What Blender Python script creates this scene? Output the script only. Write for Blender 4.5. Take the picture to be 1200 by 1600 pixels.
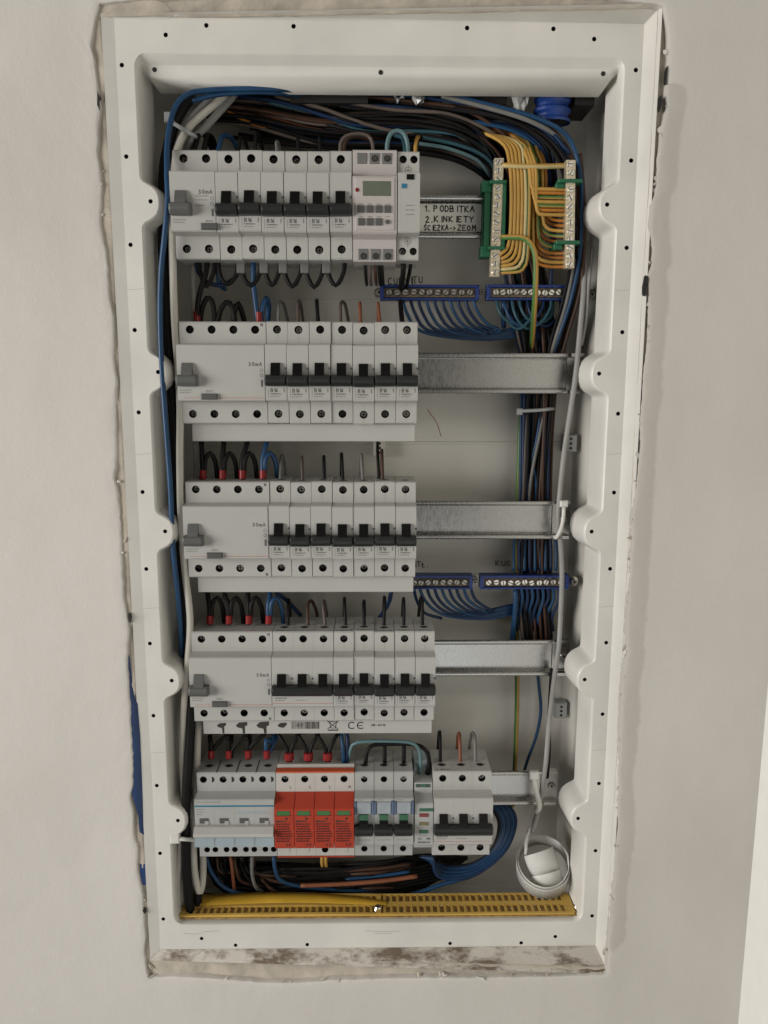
import bpy, math, random
from mathutils import Vector, Matrix
from mathutils.geometry import delaunay_2d_cdt
random.seed(7)
for o in list(bpy.data.objects): bpy.data.objects.remove(o)
scene = bpy.context.scene
COL = scene.collection
MM = 0.001

# ------------------------------------------------------------------ camera
FPX = 1202.0                       # focal length in pixels of a 1200 x 1600 frame
YAW, PITCH, ROLL = math.radians(.89), math.radians(9.33), math.radians(.16)
CAM = Vector((0, -612, 0))         # millimetres; the wall surface is the plane y = 0
cF = Vector((math.sin(YAW)*math.cos(PITCH), math.cos(YAW)*math.cos(PITCH), -math.sin(PITCH)))
r0 = Vector((math.cos(YAW), -math.sin(YAW), 0)); u0 = r0.cross(cF)
cR = r0*math.cos(ROLL) + u0*math.sin(ROLL); cU = u0*math.cos(ROLL) - r0*math.sin(ROLL)
cam = bpy.data.cameras.new('camera'); camo = bpy.data.objects.new('camera', cam); COL.objects.link(camo)
cam.sensor_fit = 'VERTICAL'; cam.sensor_height = 24; cam.lens = 24*FPX/1600
cam.clip_start = .01; cam.clip_end = 50
b = -cF
camo.matrix_world = Matrix(((cR.x, cU.x, b.x, CAM.x*MM), (cR.y, cU.y, b.y, CAM.y*MM), (cR.z, cU.z, b.z, CAM.z*MM), (0, 0, 0, 1)))
scene.camera = camo

# ------------------------------------------------------------------ light
world = bpy.data.worlds.new('World'); scene.world = world; world.use_nodes = True
bg = world.node_tree.nodes['Background']; bg.inputs[0].default_value = (1.0, .93, .82, 1); bg.inputs[1].default_value = .055
def area(name, loc, target, sx, sy, power, color):
    l = bpy.data.lights.new(name, 'AREA'); l.shape = 'RECTANGLE'; l.size = sx; l.size_y = sy; l.energy = power; l.color = color
    o = bpy.data.objects.new(name, l); COL.objects.link(o); o.location = loc
    o.rotation_euler = (Vector(target) - Vector(loc)).to_track_quat('-Z', 'Y').to_euler(); return o
area('window_light', (-2.15, -1.12, .08), (.05, 0, -.15), 1.4, 1.0, 63, (1.0, .972, .935))
area('fill_light', (.22, -1.5, -.95), (.1, 0, -.35), 1.2, .8, 3.6, (.95, .98, 1.0))  # weak cool fill added from low right, stands for no known source
scene.view_settings.view_transform = 'Standard'; scene.view_settings.look = 'None'
scene.view_settings.gamma = 1; scene.view_settings.exposure = 0; scene.view_settings.use_curve_mapping = False

def pt(px, py, Y):
    d = cF + cR*((px-600)/FPX) - cU*((py-800)/FPX)
    return CAM + d*((Y-CAM.y)/d.y)

# ------------------------------------------------------------------ materials
MATS = {}
def mat(name, color, rough=.5, metal=0, var=.06, vscale=60, bump=0, bscale=300, coat=0, spec=.5, trans=0, sss=0):
    m = bpy.data.materials.new(name); m.use_nodes = True; nt = m.node_tree; n = nt.nodes; L = nt.links
    p = n['Principled BSDF']; p.inputs['Roughness'].default_value = rough; p.inputs['Metallic'].default_value = metal
    p.inputs['Specular IOR Level'].default_value = spec; p.inputs['Coat Weight'].default_value = coat
    p.inputs['Transmission Weight'].default_value = trans
    tc = n.new('ShaderNodeTexCoord')
    if var:
        nz = n.new('ShaderNodeTexNoise'); nz.inputs['Scale'].default_value = vscale; nz.inputs['Detail'].default_value = 5
        L.new(tc.outputs['Object'], nz.inputs['Vector'])
        mx = n.new('ShaderNodeMix'); mx.data_type = 'RGBA'
        mr = n.new('ShaderNodeMapRange'); mr.inputs[1].default_value = .3; mr.inputs[2].default_value = .7
        L.new(nz.outputs['Fac'], mr.inputs[0]); L.new(mr.outputs[0], mx.inputs[0])
        mx.inputs[6].default_value = (*[c*(1-var) for c in color], 1); mx.inputs[7].default_value = (*[min(1, c*(1+var)) for c in color], 1)
        L.new(mx.outputs[2], p.inputs['Base Color'])
    else: p.inputs['Base Color'].default_value = (*color, 1)
    if bump:
        nb = n.new('ShaderNodeTexNoise'); nb.inputs['Scale'].default_value = bscale; nb.inputs['Detail'].default_value = 4
        L.new(tc.outputs['Object'], nb.inputs['Vector'])
        bp = n.new('ShaderNodeBump'); bp.inputs['Strength'].default_value = bump; bp.inputs['Distance'].default_value = .001
        L.new(nb.outputs['Fac'], bp.inputs['Height']); L.new(bp.outputs[0], p.inputs['Normal'])
    MATS[name] = m; return m
mat('box_plastic', (.645, .626, .58), .40, var=.055, vscale=22, bump=.05, bscale=900)
mat('tub_plastic', (.62, .60, .545), .45, var=.04, vscale=12)
mat('breaker_plastic', (.42, .414, .392), .38, var=.03, vscale=40, bump=.05, bscale=1500)
mat('timer_plastic', (.46, .425, .405), .35, var=.03)
mat('grey_plastic', (.37, .375, .36), .4, var=.04)
mat('spd_plastic', (.47, .45, .415), .4, var=.03)
mat('bluegrey_cover', (.30, .36, .39), .3, var=.05)
mat('label_window', (.29, .32, .345), .2, var=.08, vscale=150)
mat('blue_clip', (.09, .13, .21), .35)
mat('paddle_grey', (.024, .025, .025), .35, spec=.28, var=.15, vscale=90)
mat('lever_black', (.006, .006, .006), .3, spec=.28)
mat('lever_grey', (.105, .107, .105), .4, spec=.28)
mat('lever_green', (.04, .12, .07), .4)
mat('button_grey', (.09, .09, .086), .45, spec=.28)
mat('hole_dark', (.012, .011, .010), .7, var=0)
mat('screw_steel', (.40, .38, .34), .45, metal=1, var=.3, vscale=300)
mat('screw_bright', (.80, .77, .70), .30, metal=1, var=.25, vscale=400)
mat('dark_screw', (.09, .085, .075), .45, metal=.6, var=.3, vscale=300)
mat('ink', (.03, .025, .022), .6, var=.2)
mat('print_grey', (.09, .087, .084), .6, var=.2)
mat('print_light', (.22, .215, .20), .6, var=.1)
mat('print_red', (.42, .12, .09), .6)
mat('print_blue', (.02, .15, .25), .5)
mat('spd_red', (.375, .048, .025), .62, var=.06, spec=.2)
mat('spd_orange', (.54, .10, .035), .4, var=.05)
mat('spd_print', (.06, .006, .005), .5)
mat('spd_green', (.03, .13, .025), .25)
mat('lcd', (.13, .145, .115), .2, var=.05, spec=.6)
mat('led_red', (.17, .015, .015), .25); mat('led_yellow', (.16, .13, .05), .25); mat('led_green', (.015, .10, .045), .25)
mat('paper', (.74, .72, .67), .7, var=.04)
mat('blue_bar', (.014, .035, .16), .4, var=.1)
mat('green_holder', (.01, .11, .05), .45, var=.12)
mat('brass_bar', (.68, .60, .45), .38, metal=.7, var=.18, vscale=220)
mat('wire_black', (.008, .0075, .0075), .5, spec=.16, var=.2)
mat('wire_brown', (.055, .027, .017), .42, spec=.28, var=.15)
mat('wire_greybrown', (.095, .074, .062), .45, spec=.28, var=.15)
mat('wire_copper', (.19, .068, .034), .45, spec=.28, var=.1)
mat('wire_blue', (.013, .052, .120), .38, spec=.28, var=.15)
mat('wire_deepblue', (.008, .023, .064), .4, spec=.28, var=.15)
mat('wire_teal', (.028, .078, .10), .4, spec=.28, var=.15)
mat('wire_lightblue', (.10, .175, .185), .4, spec=.28, var=.1)
mat('wire_grey', (.15, .147, .138), .45, spec=.28, var=.1)
mat('wire_yellow', (.44, .255, .06), .42, spec=.28, var=.1)
mat('wire_amber', (.40, .155, .025), .42, spec=.28, var=.12)
mat('wire_pale', (.50, .41, .20), .42, spec=.28, var=.08)
mat('wire_green', (.07, .16, .035), .42, var=.12)
mat('cable_white', (.52, .495, .44), .5, spec=.28, var=.05)
mat('cable_grey', (.29, .285, .27), .5, spec=.28, var=.08)
mat('tie_white', (.62, .61, .57), .4)
mat('tie_grey', (.36, .37, .37), .4)
mat('ferrule_red', (.22, .014, .014), .35, spec=.28, var=.1)
mat('pin_grey', (.15, .15, .145), .4)
mat('conduit_blue', (.012, .045, .21), .35, var=.12)
mat('yellow_strip', (.55, .355, .085), .4, spec=.28, var=.12, vscale=30)
mat('film_yellow', (.52, .31, .035), .25, spec=.28, var=.15, vscale=40, coat=.3)
mat('bag_plastic', (.42, .42, .41), .3, var=.2)
mat('ribbon_white', (.66, .655, .62), .45, var=.04)
mat('tape_print', (.44, .47, .48), .5)
mat('mortar', (.46, .41, .34), .95, var=.22, vscale=45, bump=.9, bscale=120)
mat('blue_film', (.012, .045, .15), .45, var=.15)
mat('side_paint', (.76, .75, .70), .8, var=.02)
mat('strip_dark', (.10, .075, .05), .6, var=.3, vscale=200)
mat('line_grey', (.35, .34, .32), .6)  # grey for moulded lines, joints and slots

def galv():
    m = bpy.data.materials.new('zinc'); m.use_nodes = True; nt = m.node_tree; n = nt.nodes; L = nt.links; p = n['Principled BSDF']
    p.inputs['Metallic'].default_value = 1
    tc = n.new('ShaderNodeTexCoord'); mp = n.new('ShaderNodeMapping'); mp.inputs['Scale'].default_value = (1, 1, .25); L.new(tc.outputs['Object'], mp.inputs[0])
    a = n.new('ShaderNodeTexNoise'); a.inputs['Scale'].default_value = 700; a.inputs['Detail'].default_value = 3; L.new(mp.outputs[0], a.inputs[0])
    c = n.new('ShaderNodeTexNoise'); c.inputs['Scale'].default_value = 5; c.inputs['Detail'].default_value = 2; L.new(tc.outputs['Object'], c.inputs[0])
    ad = n.new('ShaderNodeMath'); ad.operation = 'ADD'; L.new(a.outputs[0], ad.inputs[0]); L.new(c.outputs[0], ad.inputs[1])
    r = n.new('ShaderNodeValToRGB'); r.color_ramp.elements[0].position = .75; r.color_ramp.elements[0].color = (.30, .30, .295, 1)
    r.color_ramp.elements[1].position = 1.25; r.color_ramp.elements[1].color = (.44, .435, .42, 1); L.new(ad.outputs[0], r.inputs[0])
    L.new(r.outputs[0], p.inputs['Base Color'])
    rr = n.new('ShaderNodeMapRange'); rr.inputs[3].default_value = .22; rr.inputs[4].default_value = .32; L.new(a.outputs[0], rr.inputs[0]); L.new(rr.outputs[0], p.inputs['Roughness'])
    MATS['zinc'] = m
galv()

def stained(name, base, stain, lo, hi, sc, stretch, rough=.8, bump=.4):
    m = bpy.data.materials.new(name); m.use_nodes = True; nt = m.node_tree; n = nt.nodes; L = nt.links; p = n['Principled BSDF']; p.inputs['Roughness'].default_value = rough
    tc = n.new('ShaderNodeTexCoord'); mp = n.new('ShaderNodeMapping'); mp.inputs['Scale'].default_value = stretch; L.new(tc.outputs['Object'], mp.inputs[0])
    a = n.new('ShaderNodeTexNoise'); a.inputs['Scale'].default_value = sc; a.inputs['Detail'].default_value = 8; a.inputs['Roughness'].default_value = .65; L.new(mp.outputs[0], a.inputs[0])
    r = n.new('ShaderNodeMapRange'); r.inputs[1].default_value = lo; r.inputs[2].default_value = hi; L.new(a.outputs[0], r.inputs[0])
    mx = n.new('ShaderNodeMix'); mx.data_type = 'RGBA'; mx.inputs[6].default_value = (*base, 1); mx.inputs[7].default_value = (*stain, 1)
    L.new(r.outputs[0], mx.inputs[0]); L.new(mx.outputs[2], p.inputs['Base Color'])
    bp = n.new('ShaderNodeBump'); bp.inputs['Strength'].default_value = bump; bp.inputs['Distance'].default_value = .002; L.new(a.outputs[0], bp.inputs['Height']); L.new(bp.outputs[0], p.inputs['Normal'])
    MATS[name] = m; return m
stained('dirty_ledge', (.54, .505, .445), (.155, .118, .085), .46, .60, 34, (.9, 1.6, 1.6), .9, 1.0)
stained('strip_bed', (.42, .27, .09), (.16, .10, .045), .42, .66, 130, (1, 1, 1))

def wallmat():
    m = bpy.data.materials.new('wall_paint'); m.use_nodes = True; nt = m.node_tree; n = nt.nodes; L = nt.links; p = n['Principled BSDF']; p.inputs['Roughness'].default_value = .9
    p.inputs['Specular IOR Level'].default_value = .2
    tc = n.new('ShaderNodeTexCoord')
    a = n.new('ShaderNodeTexNoise'); a.inputs['Scale'].default_value = 3.2; a.inputs['Detail'].default_value = 6; L.new(tc.outputs['Object'], a.inputs[0])
    mx = n.new('ShaderNodeMix'); mx.data_type = 'RGBA'; mx.inputs[6].default_value = (.50, .475, .435, 1); mx.inputs[7].default_value = (.61, .584, .548, 1)
    tm_ = n.new('ShaderNodeMapping'); tm_.inputs['Scale'].default_value = (1, 1, .35); tm_.inputs['Rotation'].default_value = (0, .5, 0); L.new(tc.outputs['Object'], tm_.inputs[0])
    tr = n.new('ShaderNodeTexNoise'); tr.inputs['Scale'].default_value = 22; tr.inputs['Detail'].default_value = 7; tr.inputs['Roughness'].default_value = .6; L.new(tm_.outputs[0], tr.inputs[0])
    tx = n.new('ShaderNodeMath'); tx.operation = 'MULTIPLY_ADD'; tx.inputs[1].default_value = .4; L.new(tr.outputs[0], tx.inputs[0]); L.new(a.outputs[0], tx.inputs[2])
    tk = n.new('ShaderNodeMapRange'); tk.inputs[1].default_value = .4; tk.inputs[2].default_value = 1.0; L.new(tx.outputs[0], tk.inputs[0]); L.new(tk.outputs[0], mx.inputs[0])
    # unpainted filler patch along the right edge: attribute 'patch' with a ragged boundary
    at = n.new('ShaderNodeAttribute'); at.attribute_name = 'patch'
    mp = n.new('ShaderNodeMapping'); mp.inputs['Scale'].default_value = (.35, 1, 1); L.new(tc.outputs['Object'], mp.inputs[0])
    rg = n.new('ShaderNodeTexNoise'); rg.inputs['Scale'].default_value = 130; rg.inputs['Detail'].default_value = 5; L.new(mp.outputs[0], rg.inputs[0])
    r2 = n.new('ShaderNodeTexNoise'); r2.inputs['Scale'].default_value = 16; r2.inputs['Detail'].default_value = 3; L.new(tc.outputs['Object'], r2.inputs[0])
    rm = n.new('ShaderNodeMath'); rm.operation = 'MULTIPLY_ADD'; rm.inputs[1].default_value = .35; L.new(rg.outputs[0], rm.inputs[0]); L.new(r2.outputs[0], rm.inputs[2])
    rs = n.new('ShaderNodeMath'); rs.operation = 'MULTIPLY_ADD'; rs.inputs[1].default_value = .5; rs.inputs[2].default_value = -.34; L.new(rm.outputs[0], rs.inputs[0])
    ad = n.new('ShaderNodeMath'); ad.operation = 'ADD'; L.new(at.outputs['Fac'], ad.inputs[0]); L.new(rs.outputs[0], ad.inputs[1])
    st = n.new('ShaderNodeMapRange'); st.inputs[1].default_value = .45; st.inputs[2].default_value = .56; L.new(ad.outputs[0], st.inputs[0])
    sm = n.new('ShaderNodeMath'); sm.operation = 'MULTIPLY'; sm.inputs[1].default_value = .55; L.new(st.outputs[0], sm.inputs[0])
    m2 = n.new('ShaderNodeMix'); m2.data_type = 'RGBA'; L.new(sm.outputs[0], m2.inputs[0]); L.new(mx.outputs[2], m2.inputs[6]); m2.inputs[7].default_value = (.40, .365, .32, 1)
    L.new(m2.outputs[2], p.inputs['Base Color'])
    fn = n.new('ShaderNodeTexNoise'); fn.inputs['Scale'].default_value = 420; fn.inputs['Detail'].default_value = 5; L.new(tc.outputs['Object'], fn.inputs[0])
    bn = n.new('ShaderNodeTexNoise'); bn.inputs['Scale'].default_value = 45; bn.inputs['Detail'].default_value = 6; L.new(tc.outputs['Object'], bn.inputs[0])
    s = n.new('ShaderNodeMath'); s.operation = 'MULTIPLY_ADD'; s.inputs[1].default_value = .35; L.new(fn.outputs[0], s.inputs[0]); L.new(bn.outputs[0], s.inputs[2])
    bp = n.new('ShaderNodeBump'); bp.inputs['Strength'].default_value = .34; bp.inputs['Distance'].default_value = .0016; L.new(s.outputs[0], bp.inputs['Height']); L.new(bp.outputs[0], p.inputs['Normal'])
    MATS['wall_paint'] = m
wallmat()

# ------------------------------------------------------------------ mesh helpers (all in millimetres)
class MB:
    def __init__(s): s.v = []; s.f = []; s.m = []; s.sm = []
    def add(s, vs, fs, m=0, smooth=False):
        o = len(s.v); s.v += [tuple(x) for x in vs]
        for f in fs: s.f.append([i+o for i in f]); s.m.append(m); s.sm.append(smooth)
    def box(s, x0, x1, y0, y1, z0, z1, m=0, c=0):
        if c:   # chamfered on the front (low y) edges
            vs = [(x0, y1, z0), (x1, y1, z0), (x1, y1, z1), (x0, y1, z1), (x0, y0+c, z0), (x1, y0+c, z0), (x1, y0+c, z1), (x0, y0+c, z1), (x0+c, y0, z0+c), (x1-c, y0, z0+c), (x1-c, y0, z1-c), (x0+c, y0, z1-c)]
            fs = [(0, 3, 2, 1)] + [(i, (i+1) % 4, 4+(i+1) % 4, 4+i) for i in range(4)] + [(4+i, 4+(i+1) % 4, 8+(i+1) % 4, 8+i) for i in range(4)] + [(8, 9, 10, 11)]
        else:
            vs = [(x0, y0, z0), (x1, y0, z0), (x1, y1, z0), (x0, y1, z0), (x0, y0, z1), (x1, y0, z1), (x1, y1, z1), (x0, y1, z1)]
            fs = [(0, 3, 2, 1), (4, 5, 6, 7), (0, 1, 5, 4), (1, 2, 6, 5), (2, 3, 7, 6), (3, 0, 4, 7)]
        s.add(vs, fs, m); return s
    def cyl(s, p, axis, r, h, n=14, m=0, r2=None, smooth=True):
        a = Vector(axis).normalized(); t = a.orthogonal().normalized(); u = a.cross(t); p = Vector(p); r2 = r if r2 is None else r2
        A = [p + (t*math.cos(k*2*math.pi/n) + u*math.sin(k*2*math.pi/n))*r for k in range(n)]
        B = [p + a*h + (t*math.cos(k*2*math.pi/n) + u*math.sin(k*2*math.pi/n))*r2 for k in range(n)]
        s.add(A+B, [(k, (k+1) % n, n+(k+1) % n, n+k) for k in range(n)], m, smooth)
        s.add(A, [tuple(reversed(range(n)))], m); s.add(B, [tuple(range(n))], m); return s
    def loft(s, rings, m=0, closed=True, smooth=False, cap0=False, cap1=False):
        n = len(rings[0]); vs = [p for r in rings for p in r]; fs = []
        for i in range(len(rings)-1):
            for k in range(n if closed else n-1):
                k2 = (k+1) % n; fs.append((i*n+k, i*n+k2, (i+1)*n+k2, (i+1)*n+k))
        if cap0: fs.append(tuple(reversed(range(n))))
        if cap1: fs.append(tuple((len(rings)-1)*n+k for k in range(n)))
        s.add(vs, fs, m, smooth); return s
    def prism(s, prof, x0, x1, m=0, skip=()):
        n = len(prof); A = [(x0, y, z) for y, z in prof]; B = [(x1, y, z) for y, z in prof]
        s.add(A+B, [(i, (i+1) % n, n+(i+1) % n, n+i) for i in range(n) if i not in skip], m)
        s.add(A, [tuple(reversed(range(n)))], m); s.add(B, [tuple(range(n))], m); return s
    def mesh(s, name, mats):
        me = bpy.data.meshes.new(name); me.from_pydata([(x*MM, y*MM, z*MM) for x, y, z in s.v], [], s.f)
        for k in mats: me.materials.append(MATS[k])
        me.polygons.foreach_set('material_index', s.m); me.polygons.foreach_set('use_smooth', s.sm)
        import bmesh
        bm = bmesh.new(); bm.from_mesh(me); bmesh.ops.recalc_face_normals(bm, faces=bm.faces); bm.to_mesh(me); bm.free()
        me.update(); return me
def link(name, me, parent=None, loc=None):
    o = bpy.data.objects.new(name, me); COL.objects.link(o)
    if parent: o.parent = parent
    if loc is not None: o.location = Vector(loc)*MM
    return o
def tag(o, label, cat, group=None):
    o['label'] = label; o['category'] = cat
    if group: o['group'] = group
    return o
def thing(name, label, cat, loc, group=None):
    return tag(link(name, None, None, loc), label, cat, group)
def structure(o): o['kind'] = 'structure'; return o
def inpoly(p, poly):
    x, y = p; c = False; j = len(poly)-1
    for i in range(len(poly)):
        xi, yi = poly[i]; xj, yj = poly[j]
        if (yi > y) != (yj > y) and x < (xj-xi)*(y-yi)/(yj-yi)+xi: c = not c
        j = i
    return c
def plate(mb, outer, holes, y, m=0):
    """flat x-z sheet at depth y with real openings"""
    pts = []; faces = []
    for loop in [outer]+holes:
        o = len(pts); pts += [Vector(p) for p in loop]; faces.append(list(range(o, len(pts))))
    edges = [(f[i], f[(i+1) % len(f)]) for f in faces for i in range(len(f))]
    r = delaunay_2d_cdt(pts, edges, [], 0, 1e-6)
    V, Fc = r[0], r[2]; keep = []
    for f in Fc:
        c = sum((V[i] for i in f), Vector((0, 0)))/len(f)
        if inpoly(c, outer) and not any(inpoly(c, h) for h in holes): keep.append(tuple(f))
    mb.add([(p.x, y, p.y) for p in V], keep, m)
def circ(x, z, r, n=14): return [(x+r*math.cos(2*math.pi*k/n), z+r*math.sin(2*math.pi*k/n)) for k in range(n)]
def cup(mb, x, z, r, y, depth, m, n=14):
    a = [(p[0], y, p[1]) for p in circ(x, z, r, n)]; b_ = [(p[0], y+depth, p[1]) for p in circ(x, z, r, n)]
    mb.loft([a, b_], m, smooth=True); mb.add(b_, [tuple(range(n))], m)

# stroke lettering ---------------------------------------------------
G = {'A': [[(0, 0), (.5, 1), (1, 0)], [(.2, .4), (.8, .4)]], 'B': [[(0, 0), (0, 1), (.7, .95), (.75, .6), (0, .52), (.8, .45), (.85, .08), (0, 0)]],
 'C': [[(.9, .85), (.5, 1), (.1, .75), (.1, .25), (.5, 0), (.9, .15)]], 'D': [[(0, 0), (0, 1), (.6, .9), (.85, .5), (.6, .1), (0, 0)]],
 'E': [[(.85, 1), (0, 1), (0, 0), (.85, 0)], [(0, .52), (.65, .52)]], 'I': [[(.5, 0), (.5, 1)]], 'K': [[(0, 0), (0, 1)], [(.8, 1), (.05, .45), (.9, 0)]],
 'L': [[(.1, 1), (.1, 0), (.85, 0)]], 'M': [[(0, 0), (.1, 1), (.5, .35), (.9, 1), (1, 0)]], 'N': [[(0, 0), (0, 1), (.85, 0), (.85, 1)]],
 'O': [[(.5, 1), (.1, .75), (.1, .25), (.5, 0), (.9, .25), (.9, .75), (.5, 1)]], 'P': [[(.05, 0), (.05, 1), (.75, .9), (.75, .58), (.05, .5)]],
 'S': [[(.85, .9), (.4, 1), (.1, .75), (.8, .35), (.5, 0), (.05, .1)]], 'T': [[(0, 1), (1, 1)], [(.5, 1), (.5, 0)]], 'U': [[(0, 1), (.05, .2), (.45, 0), (.85, .2), (.9, 1)]],
 'Y': [[(0, 1), (.5, .5), (1, 1)], [(.5, .5), (.45, 0)]], 'Z': [[(0, 1), (.9, 1), (0, 0), (.9, 0)]], 'X': [[(0, 0), (.9, 1)], [(0, 1), (.9, 0)]], 'R': [[(.05, 0), (.05, 1), (.75, .9), (.75, .58), (.05, .5), (.85, 0)]],
 '1': [[(.2, .75), (.55, 1), (.55, 0)]], '2': [[(.05, .8), (.45, 1), (.8, .75), (.05, 0), (.9, .02)]], '3': [[(.1, .95), (.8, .9), (.4, .55), (.85, .3), (.5, 0), (.05, .1)]],
 '0': [[(.5, 1), (.15, .75), (.15, .25), (.5, 0), (.85, .25), (.85, .75), (.5, 1)]], '4': [[(.65, 0), (.65, 1), (.05, .3), (.95, .3)]], '5': [[(.85, 1), (.15, 1), (.1, .55), (.75, .5), (.75, .1), (.05, 0)]],
 '6': [[(.8, .95), (.2, .6), (.1, .2), (.5, 0), (.85, .25), (.5, .5), (.12, .3)]], '8': [[(.5, .52), (.15, .75), (.5, 1), (.85, .75), (.5, .52), (.1, .25), (.5, 0), (.9, .25), (.5, .52)]],
 'm': [[(0, 0), (0, .6), (.4, .6), (.45, 0)], [(.45, .55), (.9, .6), (.95, 0)]], '.': [[(.3, 0), (.4, .1)]], '-': [[(.1, .45), (.8, .45)]], '>': [[(.1, .8), (.8, .45), (.1, .1)]],
 'Ł': [[(.2, 1), (.2, 0), (.9, 0)], [(0, .4), (.5, .65)]], 'Ś': [[(.85, .9), (.4, 1), (.1, .75), (.8, .35), (.5, 0), (.05, .1)], [(.5, 1.1), (.75, 1.3)]], 'Ż': [[(0, 1), (.9, 1), (0, 0), (.9, 0)], [(.45, 1.15), (.55, 1.25)]], ' ': []}
def stroke(mb, pts, th, y, m=0, flat=False):
    for (x0, z0), (x1, z1) in zip(pts[:-1], pts[1:]):
        d = math.hypot(x1-x0, z1-z0) or 1e-6; ex, ez = (x1-x0)/d*th*.35, (z1-z0)/d*th*.35; nx, nz = -(z1-z0)/d*th/2, (x1-x0)/d*th/2
        q = [(x0-ex+nx, z0-ez+nz), (x0-ex-nx, z0-ez-nz), (x1+ex-nx, z1+ez-nz), (x1+ex+nx, z1+ez+nz)]
        if flat: mb.add([(a, b_, y) for a, b_ in q], [(0, 1, 2, 3)], m)
        else: mb.add([(a, y, b_) for a, b_ in q], [(0, 1, 2, 3)], m)
def text(mb, s, x, z, h, w, th, y, m=0, jit=0, gap=.35, slant=0):
    for ch in s:
        jx, jz, js = random.uniform(-jit, jit)*h, random.uniform(-jit, jit)*h, 1+random.uniform(-jit, jit)
        for line in G[ch]: stroke(mb, [(x+jx+(a*w+slant*b_*h)*js, z+jz+b_*h*js) for a, b_ in line], th, y, m)
        x += w*(1+gap)*(.6 if ch in 'I.1' else 1)
    return x
def fineprint(mb, x0, x1, z, h, y, m=0, rng=random):
    x = x0
    while x < x1-.4:
        l = min(rng.uniform(.6, 2.2), x1-x)
        mb.add([(x, y, z), (x+l, y, z), (x+l, y, z+h), (x, y, z+h)], [(0, 1, 2, 3)], m); x += l+rng.uniform(.3, .7)

# tubes ---------------------------------------------------------------
def spline(P, step):
    P = [Vector(p) for p in P]; out = []
    Q = [P[0]*2-P[1]]+P+[P[-1]*2-P[-2]]
    for i in range(1, len(Q)-2):
        a, b_, c, d = Q[i-1:i+3]; n = max(2, int((c-b_).length/step)+1)
        for k in range(n):
            t = k/n; t2, t3 = t*t, t*t*t
            out.append(.5*((2*b_)+(c-a)*t+(2*a-5*b_+4*c-d)*t2+(3*b_-a-3*c+d)*t3))
    out.append(P[-1]); return out
def tube(mb, P, r, n=8, m=0, step=5, stripe=None, twist=.004, rz=None, cap=True):
    L_ = spline(P, step); rings = []; t0 = (L_[1]-L_[0]).normalized(); u = Vector((.02, -1, .03)); u = (u-t0*u.dot(t0)).normalized() if abs(t0.y) < .97 else t0.orthogonal().normalized(); dist = 0
    for i, p in enumerate(L_):
        t = ((L_[min(i+1, len(L_)-1)]-L_[max(i-1, 0)])).normalized()
        u = (u - t*u.dot(t)).normalized(); w = t.cross(u)
        if i: dist += (p-L_[i-1]).length
        a0 = dist*twist*2*math.pi
        rr = r if rz is None else rz(i/(len(L_)-1))
        rings.append([p+(u*math.cos(a0+2*math.pi*k/n)+w*math.sin(a0+2*math.pi*k/n))*rr for k in range(n)])
    o = len(mb.f); mb.loft(rings, m, smooth=True, cap0=cap, cap1=cap)
    if stripe is not None:
        for i in range(len(rings)-1):
            for k in range(n):
                if k % n < n*.36: mb.m[o+i*n+k] = stripe
    return L_
WIRES = []
def wire(pts, r, m, label, group=None, stripe=None, name='wire', cat='wire', mm=False, step=5, n=8):
    P = [Vector(p) for p in pts] if mm else [pt(*p) for p in pts]
    base = P[0]; mb = MB(); tube(mb, [p-base for p in P], r, n, 0, step, 1 if stripe else None, 0)
    o = link(name, mb.mesh(name, [m]+([stripe] if stripe else [])), None, base); tag(o, label, cat, group)
    WIRES.append(o); return o
def collar(o, px, py, Y, r=3.0, h=8, tilt=(0, 0, 1), m='ferrule_red', name='ferrule'):
    p = pt(px, py, Y)-o.location/MM; mb = MB(); mb.cyl(p, tilt, r, h, 12, 0, r*.92)
    return link(name, mb.mesh(name, [m]), o)

# ================================================================== THE WALL
FR = 26.0   # depth of the flange behind the wall surface
left_px = [(155, 6), (146, 55), (143, 75), (149, 100), (155, 150), (158, 172), (155, 192), (153, 240), (157, 262), (160, 300), (158, 340), (160, 362), (167, 395), (171, 445), (172, 470), (178, 500), (179, 520), (180, 570), (184, 600), (183, 620), (182, 650), (184, 690), (183, 730), (179, 748), (186, 775), (190, 830), (192, 880), (194, 930), (199, 960), (203, 985), (201, 1015), (200, 1040), (203, 1090), (206, 1140), (208, 1190), (208, 1225), (204, 1245), (209, 1270), (210, 1305), (216, 1325), (216, 1360), (222, 1385), (225, 1420), (228, 1460), (226, 1490), (232, 1527)]
bot_px = [(280, 1526), (330, 1529), (352, 1531), (420, 1536), (470, 1536), (520, 1532), (600, 1529), (660, 1528), (740, 1528), (820, 1527), (880, 1526), (948, 1522)]
right_px = [(951, 1480), (956, 1420), (961, 1350), (966, 1300), (966, 1270), (968, 1220), (970, 1150), (972, 1080), (977, 1040), (981, 1020), (979, 990), (981, 960), (985, 910), (987, 860), (988, 815), (992, 790), (997, 745), (1002, 700), (1001, 660), (1005, 620), (1007, 580), (1012, 540), (1014, 500), (1015, 470), (1012, 430), (1019, 420), (1021, 390), (1016, 350), (1018, 320), (1027, 290), (1028, 255), (1032, 210), (1038, 185), (1043, 165), (1040, 140), (1043, 100), (1044, 60), (1040, 30), (1036, 8)]
top_px = [(1000, 3), (960, -3), (900, -6), (800, -8), (700, -8), (600, -9), (500, -9), (400, -8), (300, -6), (220, -2)]
def wy(x): return max(0, min(60, 22*(205-x)/405))
def wpt(x, y):
    p = pt(x, y, 0)
    for _ in range(4): p = pt(x, y, wy(p.x))
    return p
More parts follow.
